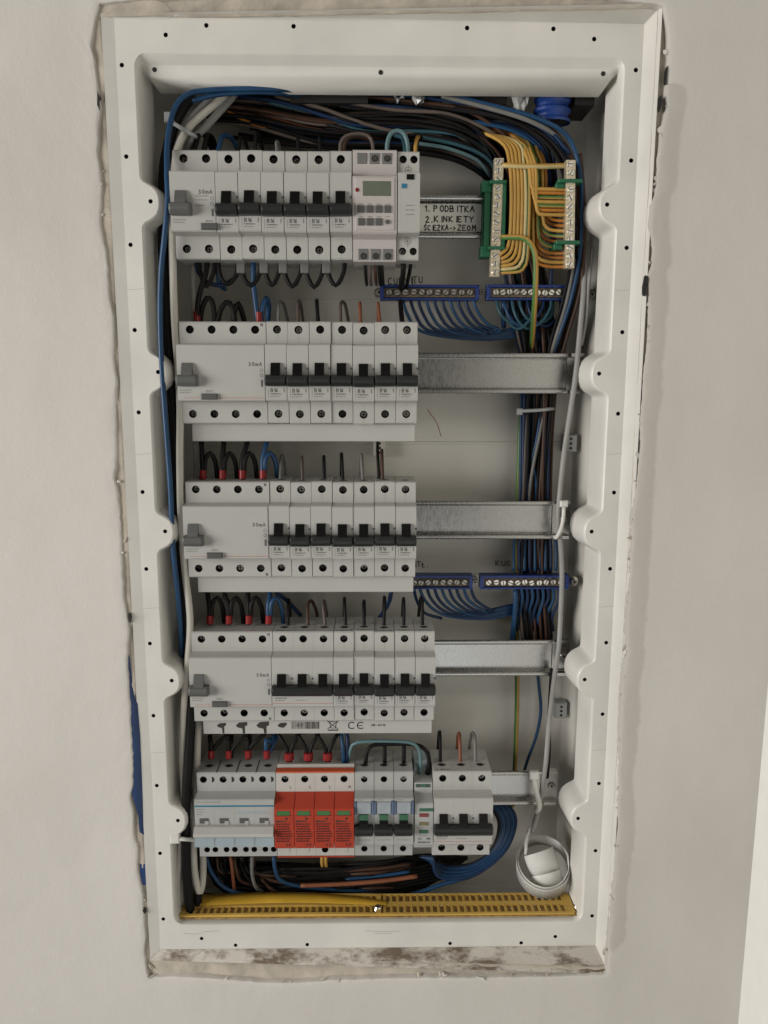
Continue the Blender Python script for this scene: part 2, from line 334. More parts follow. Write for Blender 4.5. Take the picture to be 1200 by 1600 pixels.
def densify(px, step=7):
    P = [wpt(x, y) for x, y in px]; P = [(p.x, p.z) for p in P]; out = []
    for a, c in zip(P, P[1:]+P[:1]):
        d = math.hypot(c[0]-a[0], c[1]-a[1]); n = max(1, int(d/step))
        for k in range(n):
            t = k/n; j = .45 if n > 1 and k else 0
            out.append((a[0]+(c[0]-a[0])*t+random.uniform(-j, j), a[1]+(c[1]-a[1])*t+random.uniform(-j, j)))
    return out
inner = densify(left_px+bot_px+right_px+top_px, 3.5)
WX0, WX1, WZ0, WZ1 = -1400, 334, -1100, 1000
cx, cz = 6, -123
def toouter(p):
    dx, dz = p[0]-cx, p[1]-cz; s = 1e9
    if dx > 0: s = min(s, (WX1-cx)/dx)
    if dx < 0: s = min(s, (WX0-cx)/dx)
    if dz > 0: s = min(s, (WZ1-cz)/dz)
    if dz < 0: s = min(s, (WZ0-cz)/dz)
    return (cx+dx*s, cz+dz*s)
mb = MB(); rings = []; patch = []
n_in = len(inner)
offs = [0, 1.2, 3, 6, 11, 20, 34, 60]
def rn(k, seed, sc): # smooth random along the contour
    r = random.Random(seed); ph = [r.uniform(0, 6.28) for _ in range(6)]; fr = [int(n_in*f) for f in (.02, .05, .09, .14, .21, .3)]
    return sc*sum(math.sin(2*math.pi*f*k/n_in+p)/(1+i*.5) for i, (f, p) in enumerate(zip(fr, ph)))/2
rings.append([(p[0]+rn(k, 3, .3), 9, p[1]) for k, p in enumerate(inner)]); patch += [1]*n_in
rings.append([(p[0], 1.2+rn(k, 5, .7), p[1]) for k, p in enumerate(inner)]); patch += [1]*n_in
for q, of in enumerate(offs[1:]):
    ring = []
    for k, p in enumerate(inner):
        o_ = toouter(p); d = math.hypot(o_[0]-p[0], o_[1]-p[1]); ux, uz = (o_[0]-p[0])/d, (o_[1]-p[1])/d
        t = min(of, d*.9); amp = [.35, .35, .25, .2, .12, .08, .03][q]
        g_ = max(0, min(1, (p[0]-150)/45))*max(0, min(1, (268-p[1])/60))*max(0, min(1, (p[1]+525)/60)); g_ = g_*g_*(3-2*g_)
        x = (p[0]+ux*t)*(1-g_)+(p[0]+min(of, 60))*g_; z = (p[1]+uz*t)*(1-g_)+(p[1]+uz*t*.2)*g_
        ring.append((x, (.35, 0, -.3, -.3, -.1, 0, 0)[q]*(1 if p[0] > 150 else .6)+rn(k, 10+q, amp), z))
        patch.append(max(0, 1-of/28)*max(0, min(1, (p[1]+512)/30))*max(0, min(1, (228-p[1])/12)) if p[0] > 195 else 0)
    rings.append(ring)
rings.append([(toouter(p)[0], 0, toouter(p)[1]) for p in inner]); patch += [0]*n_in
rings = [[(x, y+wy(x), z) for x, y, z in r] for r in rings]
mb.loft(rings, 0, smooth=True)
me = bpy.data.meshes.new('wall'); me.from_pydata([(x*MM, y*MM, z*MM) for x, y, z in mb.v], [], mb.f); me.materials.append(MATS['wall_paint'])
me.polygons.foreach_set('use_smooth', [True]*len(me.polygons))
a_ = me.attributes.new('patch', 'FLOAT', 'POINT'); a_.data.foreach_set('value', patch)
wall = structure(link('wall', me)); wall['label'] = 'painted plaster wall with a ragged opening around the recessed box'
mb = MB(); mb.box(334, 354, -1500, 40, -1100, 1000)
structure(link('side_wall', mb.mesh('side_wall', ['side_paint'])))['label'] = 'white side wall at the right edge meeting the plaster wall'
# mortar packed between the box and the wall, as a child of the wall
mb = MB()
m_in = [(-203.6, 274), (-203.6, -520), (211.5, -520), (211.5, 276)]; m_out = [(-260, 330), (-260, -590), (275, -590), (275, 335)]
def dens(r, n):
    out = []
    for a, c in zip(r, r[1:]+r[:1]):
        for k in range(n): out.append((a[0]+(c[0]-a[0])*k/n, a[1]+(c[1]-a[1])*k/n))
    return out
di, do_ = dens(m_in, 60), dens(m_out, 60); R_ = random.Random(2)
mb.loft([[(x, wy(x)+(8 if x > -150 else 3)+R_.uniform(-1, 1), z) for x, z in di], [(x+(4 if x > 0 else -4)*(abs(x) > 190)*.8, wy(x)+(5 if x > -150 else 2.2)+R_.uniform(-.8, .8), z) for x, z in di], [(x, wy(x)+8, z) for x, z in do_]], 0, smooth=True)
link('mortar', mb.mesh('mortar', ['mortar']), wall)
# strip of blue film showing in the gap on the left
mb = MB()
bl = [(201, 1018, 199, 1018), (205, 1050, 198, 1050), (209, 1085, 200, 1085), (215, 1100, 203, 1100), (219, 1150, 206, 1150), (221, 1200, 207, 1200), (223, 1250, 209, 1240), (224, 1290, 219, 1275), (225, 1305, 221, 1300)]
A = [pt(a, b_, 24.0) for a, b_, c, d in bl]; B = [pt(c-3, d, 23.6) for a, b_, c, d in bl]; Cc = [pt(a+1, b_, 30) for a, b_, c, d in bl]
mb.loft([B, A, Cc], 0, closed=False, smooth=True)
link('blue_film', mb.mesh('blue_film', ['blue_film']), wall)
mb = MB(); bl = [(226, 1350, 221, 1350), (228, 1365, 222, 1365), (229, 1383, 226, 1383)]
mb.loft([[pt(c-3, d, 23.6) for a, b_, c, d in bl], [pt(a+1, b_, 24.2) for a, b_, c, d in bl]], 0, closed=False)
link('blue_film', mb.mesh('blue_film', ['blue_film']), wall)
# dark voids left in the plaster
for (x, y, w, h, kk) in [(154, 158, 7, 26, 0), (1008, 447, 9, 34, 0), (1041, 118, 3, 26, 0), (1032, 160, 6, 22, 0), (203, 965, 5, 16, 0), (226, 1423, 6, 12, 0)]:
    p = wpt(x, y)+Vector((0, 1, 0)); mb = MB(); q = []
    for k in range(10):
        a = 2*math.pi*k/10; q.append((math.cos(a)*w*.25*random.uniform(.35, 1.3), math.sin(a)*h*.27*random.uniform(.6, 1.15)))
    mb.loft([[(a, -1.25, c) for a, c in q], [(a*.8, 2.5, c*.9) for a, c in q]], 0); mb.add([(a*.8, 2.5, c*.9) for a, c in q], [tuple(range(10))], 0)
    mb.add([(a, -1.26, c) for a, c in q], [tuple(range(10))], 0)
    link('void', mb.mesh('void', ['strip_bed' if kk else 'hole_dark']), wall, p)

# loose chips of plaster along the broken edge
CR = random.Random(12); chips = []
for q in range(5):
    mb = MB(); P = [Vector((CR.uniform(-1, 1), CR.uniform(-.5, .5), CR.uniform(-1, 1))).normalized() for _ in range(9)]
    import bmesh as _bm
    b0 = _bm.new(); [b0.verts.new((p.x*.001, p.y*.0006, p.z*.001)) for p in P]; _bm.ops.convex_hull(b0, input=b0.verts)
    me = bpy.data.meshes.new('plaster_chip'); b0.to_mesh(me); b0.free(); me.materials.append(MATS['mortar' if q < 2 else 'wall_paint']); chips.append(me)
for q in range(150):
    k = CR.randrange(n_in); p = inner[k]
    if p[1] > 255 or (p[0] < 0 and CR.random() < .35): continue
    c_ = link('plaster_chip', CR.choice(chips), wall, (p[0]+CR.uniform(-2.2, 2.2), wy(p[0])+CR.uniform(.4, 3), p[1]+CR.uniform(-2, 2)))
    s_c = CR.uniform(.7, 2.4); c_.scale = (s_c, s_c, s_c*CR.uniform(.8, 2.6)); c_.rotation_euler = (CR.uniform(-.4, .4), CR.uniform(0, 6.2), CR.uniform(-.4, .4))

# ================================================================== THE BOX
ROWZ = [141.6-131.8*i for i in range(5)]
box = thing('distribution_box', 'white plastic recessed distribution box without its cover, set in the wall', 'fuse box', (6, FR, -123))
BL = Vector((6, FR, -123))
def bpart(name, mb, mats, parent=None):
    mb.v = [(x-BL.x, y-BL.y, z-BL.z) for x, y, z in mb.v]
    return link(name, mb.mesh(name, mats), parent or box)
XL, XR, ZB, ZT = -182, 195, -489, 250
def tabside(x, s, z0, z1):
    """points running from z0 down to z1 along a side at x, with the five screw tabs bulging by s*14"""
    prof = [(20, 0), (17.5, .6), (15, 2.5), (13, 6), (11.2, 9.2), (8.5, 12), (4.5, 13.7), (0, 14.2), (-4.5, 13.7), (-8.5, 12), (-11.2, 9.2), (-13, 6), (-15, 2.5), (-17.5, .6), (-20, 0)]
    pts = [(x, z0)]
    for zc in ROWZ:
        for dz, dx in prof: pts.append((x+s*dx, zc+dz))
    pts.append((x, z1)); return pts
def arc(cx_, cz_, r, a0, a1, n=6): return [(cx_+r*math.cos(math.radians(a0+(a1-a0)*k/n)), cz_+r*math.sin(math.radians(a0+(a1-a0)*k/n))) for k in range(n+1)]
cr = 10
loop = []; wt = []
def ext(ps, w):
    for i, p in enumerate(ps): loop.append(p); wt.append(w(i/(max(1, len(ps)-1))) if callable(w) else w)
ext(arc(XL+cr, ZT-cr, cr, 90, 180), lambda t: 1-t)
ext(tabside(XL, 1, ZT-cr-4, ZB+cr+3), 0)
ext(arc(XL+cr, ZB+cr, cr, 180, 270), 0)
ext(arc(XR-cr, ZB+cr, cr, 270, 360), 0)
ext(list(reversed(tabside(XR, -1, ZT-cr-4, ZB+cr+3))), 0)
ext(arc(XR-cr, ZT-cr, cr, 0, 90), lambda t: t)
NL = len(loop)
nrm = []
for i in range(NL):
    a, c = loop[i-1], loop[(i+1) % NL]; dx, dz = c[0]-a[0], c[1]-a[1]; d = math.hypot(dx, dz); nrm.append((-dz/d, dx/d))
cxy = (6, -120)
s_ = 1 if nrm[40][0]*(cxy[0]-loop[40][0])+nrm[40][1]*(cxy[1]-loop[40][1]) > 0 else -1
nrm = [(a*s_, c*s_) for a, c in nrm]
side_seq = [(0, FR), (.8, FR+.5), (1.5, FR+1.6), (1.9, FR+3.4), (2.6, FR+12), (4.0, FR+36)]
top_seq = [(250, FR), (249, FR+.6), (244.5, FR+7.6), (243.5, FR+8.2), (236, FR+8.4), (233.5, FR+36)]
rings = []
for (ins, y), (tz, ty) in zip(side_seq, top_seq):
    ring = []
    for p, nn, w in zip(loop, nrm, wt):
        k = ins*(.45 if p[1] < -470 and abs(nn[1]) > .5 else 1)
        sx, sz = p[0]+nn[0]*k, p[1]+nn[1]*k
        tx = p[0]+nn[0]*ins
        ring.append((sx*(1-w)+tx*w, y*(1-w)+ty*w, sz*(1-w)+tz*w if w else sz))
    rings.append(ring)
# the shelf's front edge is rounded over before the wall of the tub
holes = []
for i in range(12):
    holes += [(-191.3, 241.0-65.8*i), (203.3, 240.8-65.8*i)]
for k in (0, 1, 3, 4): holes += [(-126+66.1*k, 269.4), (-126+66.1*k, -510.2)]
holes += [(-157, 262.5), (170, 262.5), (-157, -503), (170, -504)]
tabs_h = [(-174, z+.6) for z in ROWZ]+[(186, z+.4) for z in ROWZ]
OUT = [(-195.5, 273.5), (-195.5, -514), (208, -514), (208, 273.5)]
mb = MB(); plate(mb, OUT, [loop]+[circ(x, z, 1.75, 10) for x, z in holes+tabs_h], FR, 0)
for x, z in holes+tabs_h: cup(mb, x, z, 1.75, FR, 7, 1, 10)
flange = bpart('flange', mb, ['box_plastic', 'hole_dark'])
for x, z in [(-168.7, 241), (6.5, 240.5), (180.4, 241)]:
    mb = MB(); mb.cyl((x, FR+8.5, z), (0, -1, 0), 1.8, .5, 12); bpart('shelf_hole', mb, ['hole_dark'])
mb = MB(); mb.loft(rings, 0, smooth=True); bpart('inner_lip', mb, ['box_plastic'])
# outer return up to the wall surface
mb = MB(); O2 = [(-204.6, 276), (-204.6, -523), (213, -523), (213, 277)]; OY = [24, 24, 2, 2]
for i in (0, 2, 3):
    j = (i+1) % 4
    mb.add([(OUT[i][0], FR, OUT[i][1]), (OUT[j][0], FR, OUT[j][1]), (O2[j][0], OY[j], O2[j][1]), (O2[i][0], OY[i], O2[i][1])], [(0, 1, 2, 3)])
bpart('return_rim', mb, ['box_plastic'])
mb = MB(); n = 60; rr = random.Random(4)
rows_ = []
for q in range(6):
    t = q/5; rows_.append([(OUT[1][0]+(OUT[2][0]-OUT[1][0])*k/n+(O2[1][0]-OUT[1][0])*t*(1-2*k/n)*1.0, FR-.3+(2+21.5*(1-k/n)-FR)*t, OUT[1][1]+(O2[1][1]-OUT[1][1])*t+.2+rr.uniform(0, .7)*(0 < q < 5)) for k in range(n+1)])
mb.loft(rows_, 0, closed=False, smooth=True); bpart('bottom_ledge', mb, ['dirty_ledge'])
# tub behind the lip
def rect(x0, x1, z0, z1, y, r=10): return [(a, y, c) for a, c in arc(x0+r, z1-r, r, 90, 180)+arc(x0+r, z0+r, r, 180, 270)+arc(x1-r, z0+r, r, 270, 360)+arc(x1-r, z1-r, r, 0, 90)]
mb = MB(); mb.loft([rect(-192, 205, -524, 256, FR+30), rect(-190, 203, -524, 252, FR+44), rect(-186, 198, -524, 246, 122), rect(-181, 193, -521, 241, 126, 8)], 0, smooth=True)
bpart('tub', mb, ['tub_plastic'])
mb = MB(); mb.box(-182, 194, 126, 128, -522, 242); bp_ = bpart('back_panel', mb, ['tub_plastic'])
for z, x0, x1 in [(ROWZ[0]-64, -170, 185), (ROWZ[1]-64, -170, 185), (ROWZ[2]-62, -170, 185), (ROWZ[3]-22, -170, 185)]:
    mb = MB(); mb.box(x0, x1, 125, 126.2, z-1.4, z+1.4, 0, .5); bpart('ridge', mb, ['tub_plastic'], bp_)
for px, py in [(892, 693), (877, 1111), (593, 700)]:
    p = pt(px, py, 112); mb = MB(); mb.box(-6, 6, 0, 14, -8, 8, 0, 1); mb.cyl((0, 1, 0), (0, -1, 0), 1.3, 1.3, 10, 1)
    for dz in (-4.4, 4.4): mb.cyl((0, 1, dz), (0, -1, 0), 1.3, 1.3, 10, 1)
    o = link('mounting_lug', mb.mesh('mounting_lug', ['grey_plastic' if px > 600 else 'tub_plastic', 'hole_dark']), box); o.location = (p-BL)*MM
# mould lines across the flange
for i in range(4):
    z = ROWZ[i]-66
    for xs in ([(-195.3, z-.6), (-182.4, z+.3)], [(195.3, z), (207.8, z+1.2)]):
        mb = MB(); stroke(mb, xs, .28, FR-.06); bpart('mould_line', mb, ['line_grey'])
for pts in ([(-173, -497.5), (-163, -498.5), (-157, -497)], [(-155, -496), (-140, -495.2)], [(-6, -496.5), (12, -497.5), (26, -497)], [(2, -499), (18, -499.6)]):
    mb = MB(); stroke(mb, pts, .3, FR-.06); bpart('pencil_mark', mb, ['print_light'])

# ================================================================== DIN RAILS
rail_end = [(768, None), (884, 895), (862, 885), (862, 880), (842, 875)]
names5 = ['top', 'second', 'middle', 'fourth', 'bottom']
for i in range(5):
    z = ROWZ[i]+1.2; x1 = pt(rail_end[i][0], pt and 600, 78).x if False else None
    xr = [pt(768, 338, 78).x, pt(886, 583, 78).x, pt(864, 812, 78).x, pt(864, 1028, 78).x, pt(845, 1238, 78).x][i]
    t = thing('din_rail', f'galvanised steel mounting rail carrying the {names5[i]} row of breakers', 'mounting rail', (-165, 78, z), 'mounting rails')
    mb = MB(); w = xr+165
    up = [(1.2, 17.7), (-.2, 17.7), (-1.1, 17.2), (-1.6, 16.2), (-1.6, 15.0), (-1.1, 14.0), (-.2, 13.4), (.8, 13.2), (6.4, 12.4)]
    prof = [(7.6, 13.4), (1.2, 14.4)]+up+[(y_, -z_) for y_, z_ in reversed(up)]+[(1.2, -14.4), (7.6, -13.4)]
    # a rolled top-hat: lips in front, web behind
    mb.prism(prof, 0, w, 0)
    link('rail_web', mb.mesh('rail_web', ['zinc']), t)
    # bracket at the right-hand end, screwed to the box
    if i:
        mb = MB(); mb.box(w+.6, w+17, 5.5, 7, -14, 14, 0); mb.box(w+3, w+15, -1, 5.4, -17.4, -14.6, 0); mb.box(w+3, w+15, -1, 5.4, 14.6, 17.4, 0)
        link('rail_bracket', mb.mesh('rail_bracket', ['box_plastic' if i == 4 else 'zinc']), t)
        mb = MB(); mb.cyl((w+11, 5.4, 0), (0, -1, 0), 3.6, 2.4, 14, 0, 2.6); mb.cyl((w+11, 3.05, 0), (0, -1, 0), 1.2, .2, 6, 1)
        link('rail_screw', mb.mesh('rail_screw', ['screw_steel', 'hole_dark']), t)

# ================================================================== DEVICES
MOD = 17.75; X0 = -158.0; RY = 78.0        # local y = 0 is the rail plane, shoulders at -43, nose at -56
SH, NO = -43.0, -56.0
def body(w, tops, bots, hr=3.35, mats=('breaker_plastic', 'hole_dark'), NO=NO, zt=41.5, zb=-41.5, nz=22.6, gap=.22, grooves=()):
    mb = MB(); x0, x1 = gap, w-gap
    P = [(0, zt), (SH+1, zt), (SH, zt-1), (SH, nz+1.2), (NO+.9, nz), (NO, nz-.9), (NO, -nz+.9), (NO+.9, -nz), (SH, -nz-1.2), (SH, zb+1), (SH+1, zb), (0, zb)]
    mb.prism(P, x0, x1, 0, skip=(2, 8))
    plate(mb, [(x0, nz+1.2), (x1, nz+1.2), (x1, zt-1), (x0, zt-1)], [circ(x, z, r or hr) for x, z, r in tops], SH, 0)
    plate(mb, [(x0, zb+1), (x1, zb+1), (x1, -nz-1.2), (x0, -nz-1.2)], [circ(x, z, r or hr) for x, z, r in bots], SH, 0)
    for x, z, r in tops+bots: cup(mb, x, z, r or hr, SH, 9, 1)
    return mb
def screw_mesh(r=2.7, m='dark_screw'):
    mb = MB(); mb.cyl((0, 0, 0), (0, -1, 0), r, 2, 12, 0, r*.85); mb.box(-r*.7, r*.7, -2.15, -2.02, -.35, .35, 1); mb.box(-.35, .35, -2.17, -2.03, -r*.7, r*.7, 1)
    return mb.mesh('terminal_screw', [m, 'hole_dark'])
SCREW = screw_mesh(); SCREWB = screw_mesh(2.7, 'screw_steel')
def screws(parent, spots, me=None):
    for x, z in spots:
        o = link('terminal_screw', SCREWB if random.random() < .45 else SCREW, parent, (x, SH+random.uniform(4.5, 8.5), z)); o.rotation_euler[1] = random.uniform(0, 1.57)
def toggle_mesh(w, tongue=7.6, m=('lever_black', 'paddle_grey'), green=False, cxs=None, up=0):
    """rocker: narrow tongue above a wide paddle, w wide in all; one tongue per pole"""
    mb = MB(); cxs = cxs or [w/2]
    for c in cxs:
        T = [(NO+.3, 8.0), (NO-1.5, 7.8), (NO-4.6, 1.2), (NO-5.5, -2.2), (NO+.3, -2.2)]
        mb.prism(T, c-tongue/2, c+tongue/2, 0)
        if green: mb.prism([(NO-1.2, 8.4), (NO-2.1, 8.3), (NO-4, 4.4), (NO-3, 4.2)], c-tongue/2-.05, c+tongue/2+.05, 2)
    e = .3; A = [(NO+.3, -1.6), (NO-4.4, -1.6), (NO-7.0, -3.0), (NO-7.6, -5.4), (NO-7.2, -7.8), (NO-5, -10.4), (NO+.3, -11.0)]
    def ring(x, s): return [(x, NO+.3+(y-NO-.3)*s, -6.4+(z+6.4)*s) for y, z in A]
    mb.loft([ring(e, .84), ring(e+.8, .97), ring(e+1.6, 1), ring(w-e-1.6, 1), ring(w-e-.8, .97), ring(w-e, .84)], 1, smooth=False, cap0=True, cap1=True)
    return mb.mesh('toggle', list(m)+(['lever_green'] if green else []))
def mcb_print():
    mb = MB(); y = NO-.08; r = random.Random(1)
    text(mb, 'B16', 4.6, -15.4, 2.8, 1.8, .5, y, 0); fineprint(mb, 4.2, 13, -17.4, .9, y, 0, r); fineprint(mb, 4.2, 12, -19.3, .8, y, 1, r)
    stroke(mb, [(2.6, -13), (2.6, -19.5)], .3, y, 1); stroke(mb, [(15.4, -12.6), (15.4, -15.4)], .6, y, 0)
    stroke(mb, [(.9, 6.4), (16.8, 6.4)], .22, y, 2)
    stroke(mb, [(.5, -20.6), (17, -20.6)], .22, y, 2)
    return mb.mesh('print', ['print_grey', 'print_light', 'line_grey'])
mcb_body = body(MOD, [(8.9, 35, None)], [(8.9, -33.5, None)])
for zz in ((24.5, 31.2), (38.6, 40.4)): stroke(mcb_body, [(8.9, zz[0]), (8.9, zz[1])], .25, SH-.05, 2)
for zz in ((-40.4, -37.2), (-29.8, -24)): stroke(mcb_body, [(8.9, zz[0]), (8.9, zz[1])], .25, SH-.05, 2)
mcb_body.cyl((17.2, NO+.1, 3.6), (0, -1, 0), 1.0, .25, 8, 3)
MCB = dict(body=mcb_body.mesh('body', ['breaker_plastic', 'hole_dark', 'line_grey', 'print_grey']), toggle=toggle_mesh(MOD), print=mcb_print())
ordn = ['first', 'second', 'third', 'fourth', 'fifth', 'sixth', 'seventh', 'eighth']
def marker(parent, w, seed, y0=SH+4):
    """marker scribble on the sloping top of a breaker"""
    r = random.Random(seed); mb = MB(); x = 2.4
    while x < w-3:
        pts = [(x+r.uniform(0, 1.8), y0+r.uniform(-1.4, 1.6)) for _ in range(4)]
        stroke(mb, pts, .42, 41.58, 0, flat=True); x += r.uniform(1.6, 2.4)
    link('marker_note', mb.mesh('marker_note', ['ink']), parent)
def entry(parent, xs, z=41.5, y=-30, m='hole_dark'):
    for x in xs:
        mb = MB(); mb.cyl((x, y, z-.2), (0, 0, 1), 3.0, .3, 10); mb.box(x-3.6, x+3.6, y-1.2, y+1.2, z-.1, z+.14)
        link('wire_entry', mb.mesh('wire_entry', [m]), parent)
ENTRY = None
def place_mcb(row, x, k, note=None, entries=False):
    t = thing('circuit_breaker', f'single-pole breaker with black toggle, {ordn[k]} from the left in the {names5[row]} row', 'circuit breaker', (x, RY, ROWZ[row]), 'single-pole breakers')
    t.location.y += random.uniform(-.6, .5)*MM; t.location.z += random.uniform(-.35, .35)*MM; t.rotation_euler[1] = random.uniform(-.004, .004)
    link('body', MCB['body'], t); link('toggle', MCB['toggle'], t); link('print', MCB['print'], t)
    screws(t, [(8.9, 35), (8.9, -33.5)])
    if note is not None: marker(t, MOD, note)
    if entries: entry(t, [8.9])
    return t
def rcd(row, n, label):
    w = n*MOD; hx = [MOD*(k+.5) for k in range(n)]
    t = thing('residual_current_breaker', label, 'residual current breaker', (X0, RY, ROWZ[row]), 'residual current breakers')
    top = [(x, 35, None) for x in hx]; bot = [(x, -33.5, None) for x in hx]
    mbd = body(w, top, bot)
    mbd2 = mbd.mesh('body', ['breaker_plastic', 'hole_dark']); link('body', mbd2, t)
    screws(t, [(x, 35) for x in hx]+[(x, -33.5) for x in hx])
    tg = toggle_mesh(MOD, 8.6, ('lever_grey', 'lever_grey')); link('toggle', tg, t)
    mb = MB(); bx = 19.5 if n == 4 else 24
    mb.box(bx, bx+13, NO-2.6, NO+.3, -21.4, -16.6, 0, .6); link('test_button', mb.mesh('test_button', ['button_grey']), t)
    mb = MB(); y = NO-.08
    text(mb, 'TEST', bx+3.5, -15.4, 1.3, 1.1, .25, y, 0)
    fineprint(mb, 2, 12, -14.2, .8, y, 1); fineprint(mb, 2, 11, -16.2, .8, y, 1)
    if n == 4: stroke(mb, [(33.5, -20), (w-.6, -20)], .4, y, 2); stroke(mb, [(5, -20), (19, -20)], .35, y, 2)
    tx = w-13; text(mb, '30mA', tx, 5.6, 2.8, 2.0, .5, y, 0, gap=.45)
    for k, zz in enumerate((2.2, -1.8)):
        c = circ(w-2.6, zz, 1.2, 10); stroke(mb, c+[c[0]], .35, y, 1-k)
    mb.add([(w-3.2, y, -11), (w-1.6, y, -11), (w-1.6, y, -5.5), (w-3.2, y, -5.5)], [(0, 1, 2, 3)], 0)
    if n == 2: fineprint(mb, 20, 30, 3.6, .8, y, 1); fineprint(mb, 20, 29, .6, .8, y, 1); fineprint(mb, 20, 27, -3.4, .8, y, 1)
    link('print', mb.mesh('print', ['print_grey', 'print_light', 'print_red']), t)
    if n == 4:
        mb = MB(); text(mb, 'N', w-4.2, 38.0, 2.0, 1.6, .45, SH-.08); 
        if row != 1: text(mb, 'N', w-4.4, -39.8, 2.0, 1.6, .45, SH-.08)
        link('terminal_letter', mb.mesh('terminal_letter', ['ink']), t)
    # joint lines between the poles on the top
    mb = MB()
    for k in range(1, n): mb.box(MOD*k-.2, MOD*k+.2, -40, -6, 41.3, 41.6)
    link('pole_joint', mb.mesh('pole_joint', ['line_grey']), t)
    return t
rcd(0, 2, 'two-pole residual current breaker with grey lever at the left end of the top row')
rcd(1, 4, 'wide residual current breaker with grey lever at the left end of the second row')
rcd(2, 4, 'wide residual current breaker with grey lever at the left end of the middle row')
rcd(3, 4, 'wide residual current breaker with grey lever at the left end of the fourth row')
for k in range(6): place_mcb(0, X0+MOD*(2+k), k)
for k in range(7): place_mcb(1, X0+MOD*(4+k), k)
for k in range(7): place_mcb(2, X0+MOD*(4+k), k, entries=True)
for k in range(5): place_mcb(3, X0+MOD*(7+k), k, note=30+k, entries=True)
def mcb3(row, x, label, notes):
    w = 3*MOD; hx = [MOD*(k+.5) for k in range(3)]
    t = thing('three_pole_breaker', label, 'circuit breaker', (x, RY, ROWZ[row]), 'three-pole breakers')
    mbd = body(w, [(q, 35, None) for q in hx], [(q, -33.5, None) for q in hx])
    for q in hx:
        stroke(mbd, [(q, 24.5), (q, 31.2)], .25, SH-.05, 2)
    for k in (1, 2):
        stroke(mbd, [(MOD*k, -41), (MOD*k, -24)], .3, SH-.05, 2); stroke(mbd, [(MOD*k, 24), (MOD*k, 40.4)], .3, SH-.05, 2); stroke(mbd, [(MOD*k, 3), (MOD*k, 21.5)], .25, NO-.05, 2)
        mbd.cyl((MOD*k, NO+.1, 3.6), (0, -1, 0), 1.0, .25, 8, 3); mbd.box(MOD*k-.25, MOD*k+.25, -41, -8, 41.3, 41.62, 2)
    link('body', mbd.mesh('body', ['breaker_plastic', 'hole_dark', 'line_grey', 'print_grey']), t)
    link('toggle', toggle_mesh(w, 7.6, cxs=hx), t); screws(t, [(q, 35) for q in hx]+[(q, -33.5) for q in hx])
    mb = MB(); y = NO-.08; fineprint(mb, 3, 13, -14.6, .9, y, 0); fineprint(mb, 3, 12, -16.6, .8, y, 1); stroke(mb, [(1, -19), (w-1, -19)], .35, y, 2)
    fineprint(mb, 21, 30, -16.5, .8, y, 1); link('print', mb.mesh('print', ['print_grey', 'print_light', 'print_red']), t)
    entry(t, hx)
    for k, s in enumerate(notes): marker(t, MOD, s)
    return t
mcb3(3, X0+MOD*4, 'three-pole breaker with one joined toggle bar in the fourth row', [71])
mcb3(4, X0+MOD*12, 'three-pole breaker with one joined toggle bar at the right end of the bottom row', [73])

# time switch -----------------------------------------------------------
t = thing('time_switch', 'digital time switch with grey display and eight buttons in the top row', 'time switch', (X0+MOD*8+.3, RY, ROWZ[0]))
w = 2*MOD-.3
mb = MB(); P = [(0, 42), (SH-1, 42), (SH-2, 41), (SH-3, 22.5), (SH-1, 21.4), (SH-1, 20.4), (NO+1, 20), (NO, 19), (NO, -22), (NO+1.5, -23.5), (SH-2, -26), (SH-2, -42), (SH-1, -43), (0, -43)]
mb.prism(P, .2, w-.2, 0); link('body', mb.mesh('body', ['timer_plastic']), t)
mb = MB(); mb.box(2, w-2, NO-.8, NO+.3, -21, 18.6, 0, .5); fp = link('face_plate', mb.mesh('face_plate', ['timer_plastic']), t)
mb = MB(); mb.box(8.3, 30.2, NO-1.0, NO-.5, 4.6, 15.6, 0); link('display', mb.mesh('display', ['lcd']), t)
mb = MB(); mb.cyl((3.8, NO-.6, 9), (0, -1, 0), 1.5, .8, 12); link('indicator', mb.mesh('indicator', ['led_red']), t)
for r in range(2):
    for c in range(4):
        x, z = 7+c*6.9, -5.2-9.6*r; mb = MB()
        if r and c == 3: mb.cyl((x, NO-.6, z), (0, -1, 0), 1.7, 1.3, 12)
        else: mb.box(x-2.6, x+2.6, NO-2, NO-.6, z-2.7, z+2.7, 0, .5)
        link('button', mb.mesh('button', ['button_grey']), t)
mb = MB(); y = NO-.92
for c in range(4):
    x = 7+c*6.9; fineprint(mb, x-1.6, x+2, -1.9, .8, y); fineprint(mb, x-1.4, x+1.8, -11.2, .8, y)
link('print', mb.mesh('print', ['print_light']), t)
for zz, kk in ((35.2, 0), (-37.4, 1)):
    for c in range(3):
        x = 7.6+c*9.8+kk*.8; mb = MB(); mb.box(x-4, x+4, SH-2.9, SH-1.6, zz-4.2, zz+4.2, 0, .5)
        if not (kk == 0 and c == 0): mb.cyl((x+.3, SH-2.8, zz-(1.4 if kk else 0)), (0, -1, 0), 2.5, .5, 12, 1); mb.cyl((x+.3, SH-3.25, zz-(1.4 if kk else 0)), (0, -1, 0), 1.7, .3, 10, 2)
        link('terminal', mb.mesh('terminal', ['button_grey' if False else 'pin_grey', 'hole_dark', 'dark_screw']), t)
# hinge slot
mb = MB(); mb.box(.8, w-.8, SH-3.1, SH-1.2, 20.9, 22.1); link('hinge_slot', mb.mesh('hinge_slot', ['line_grey']), t)

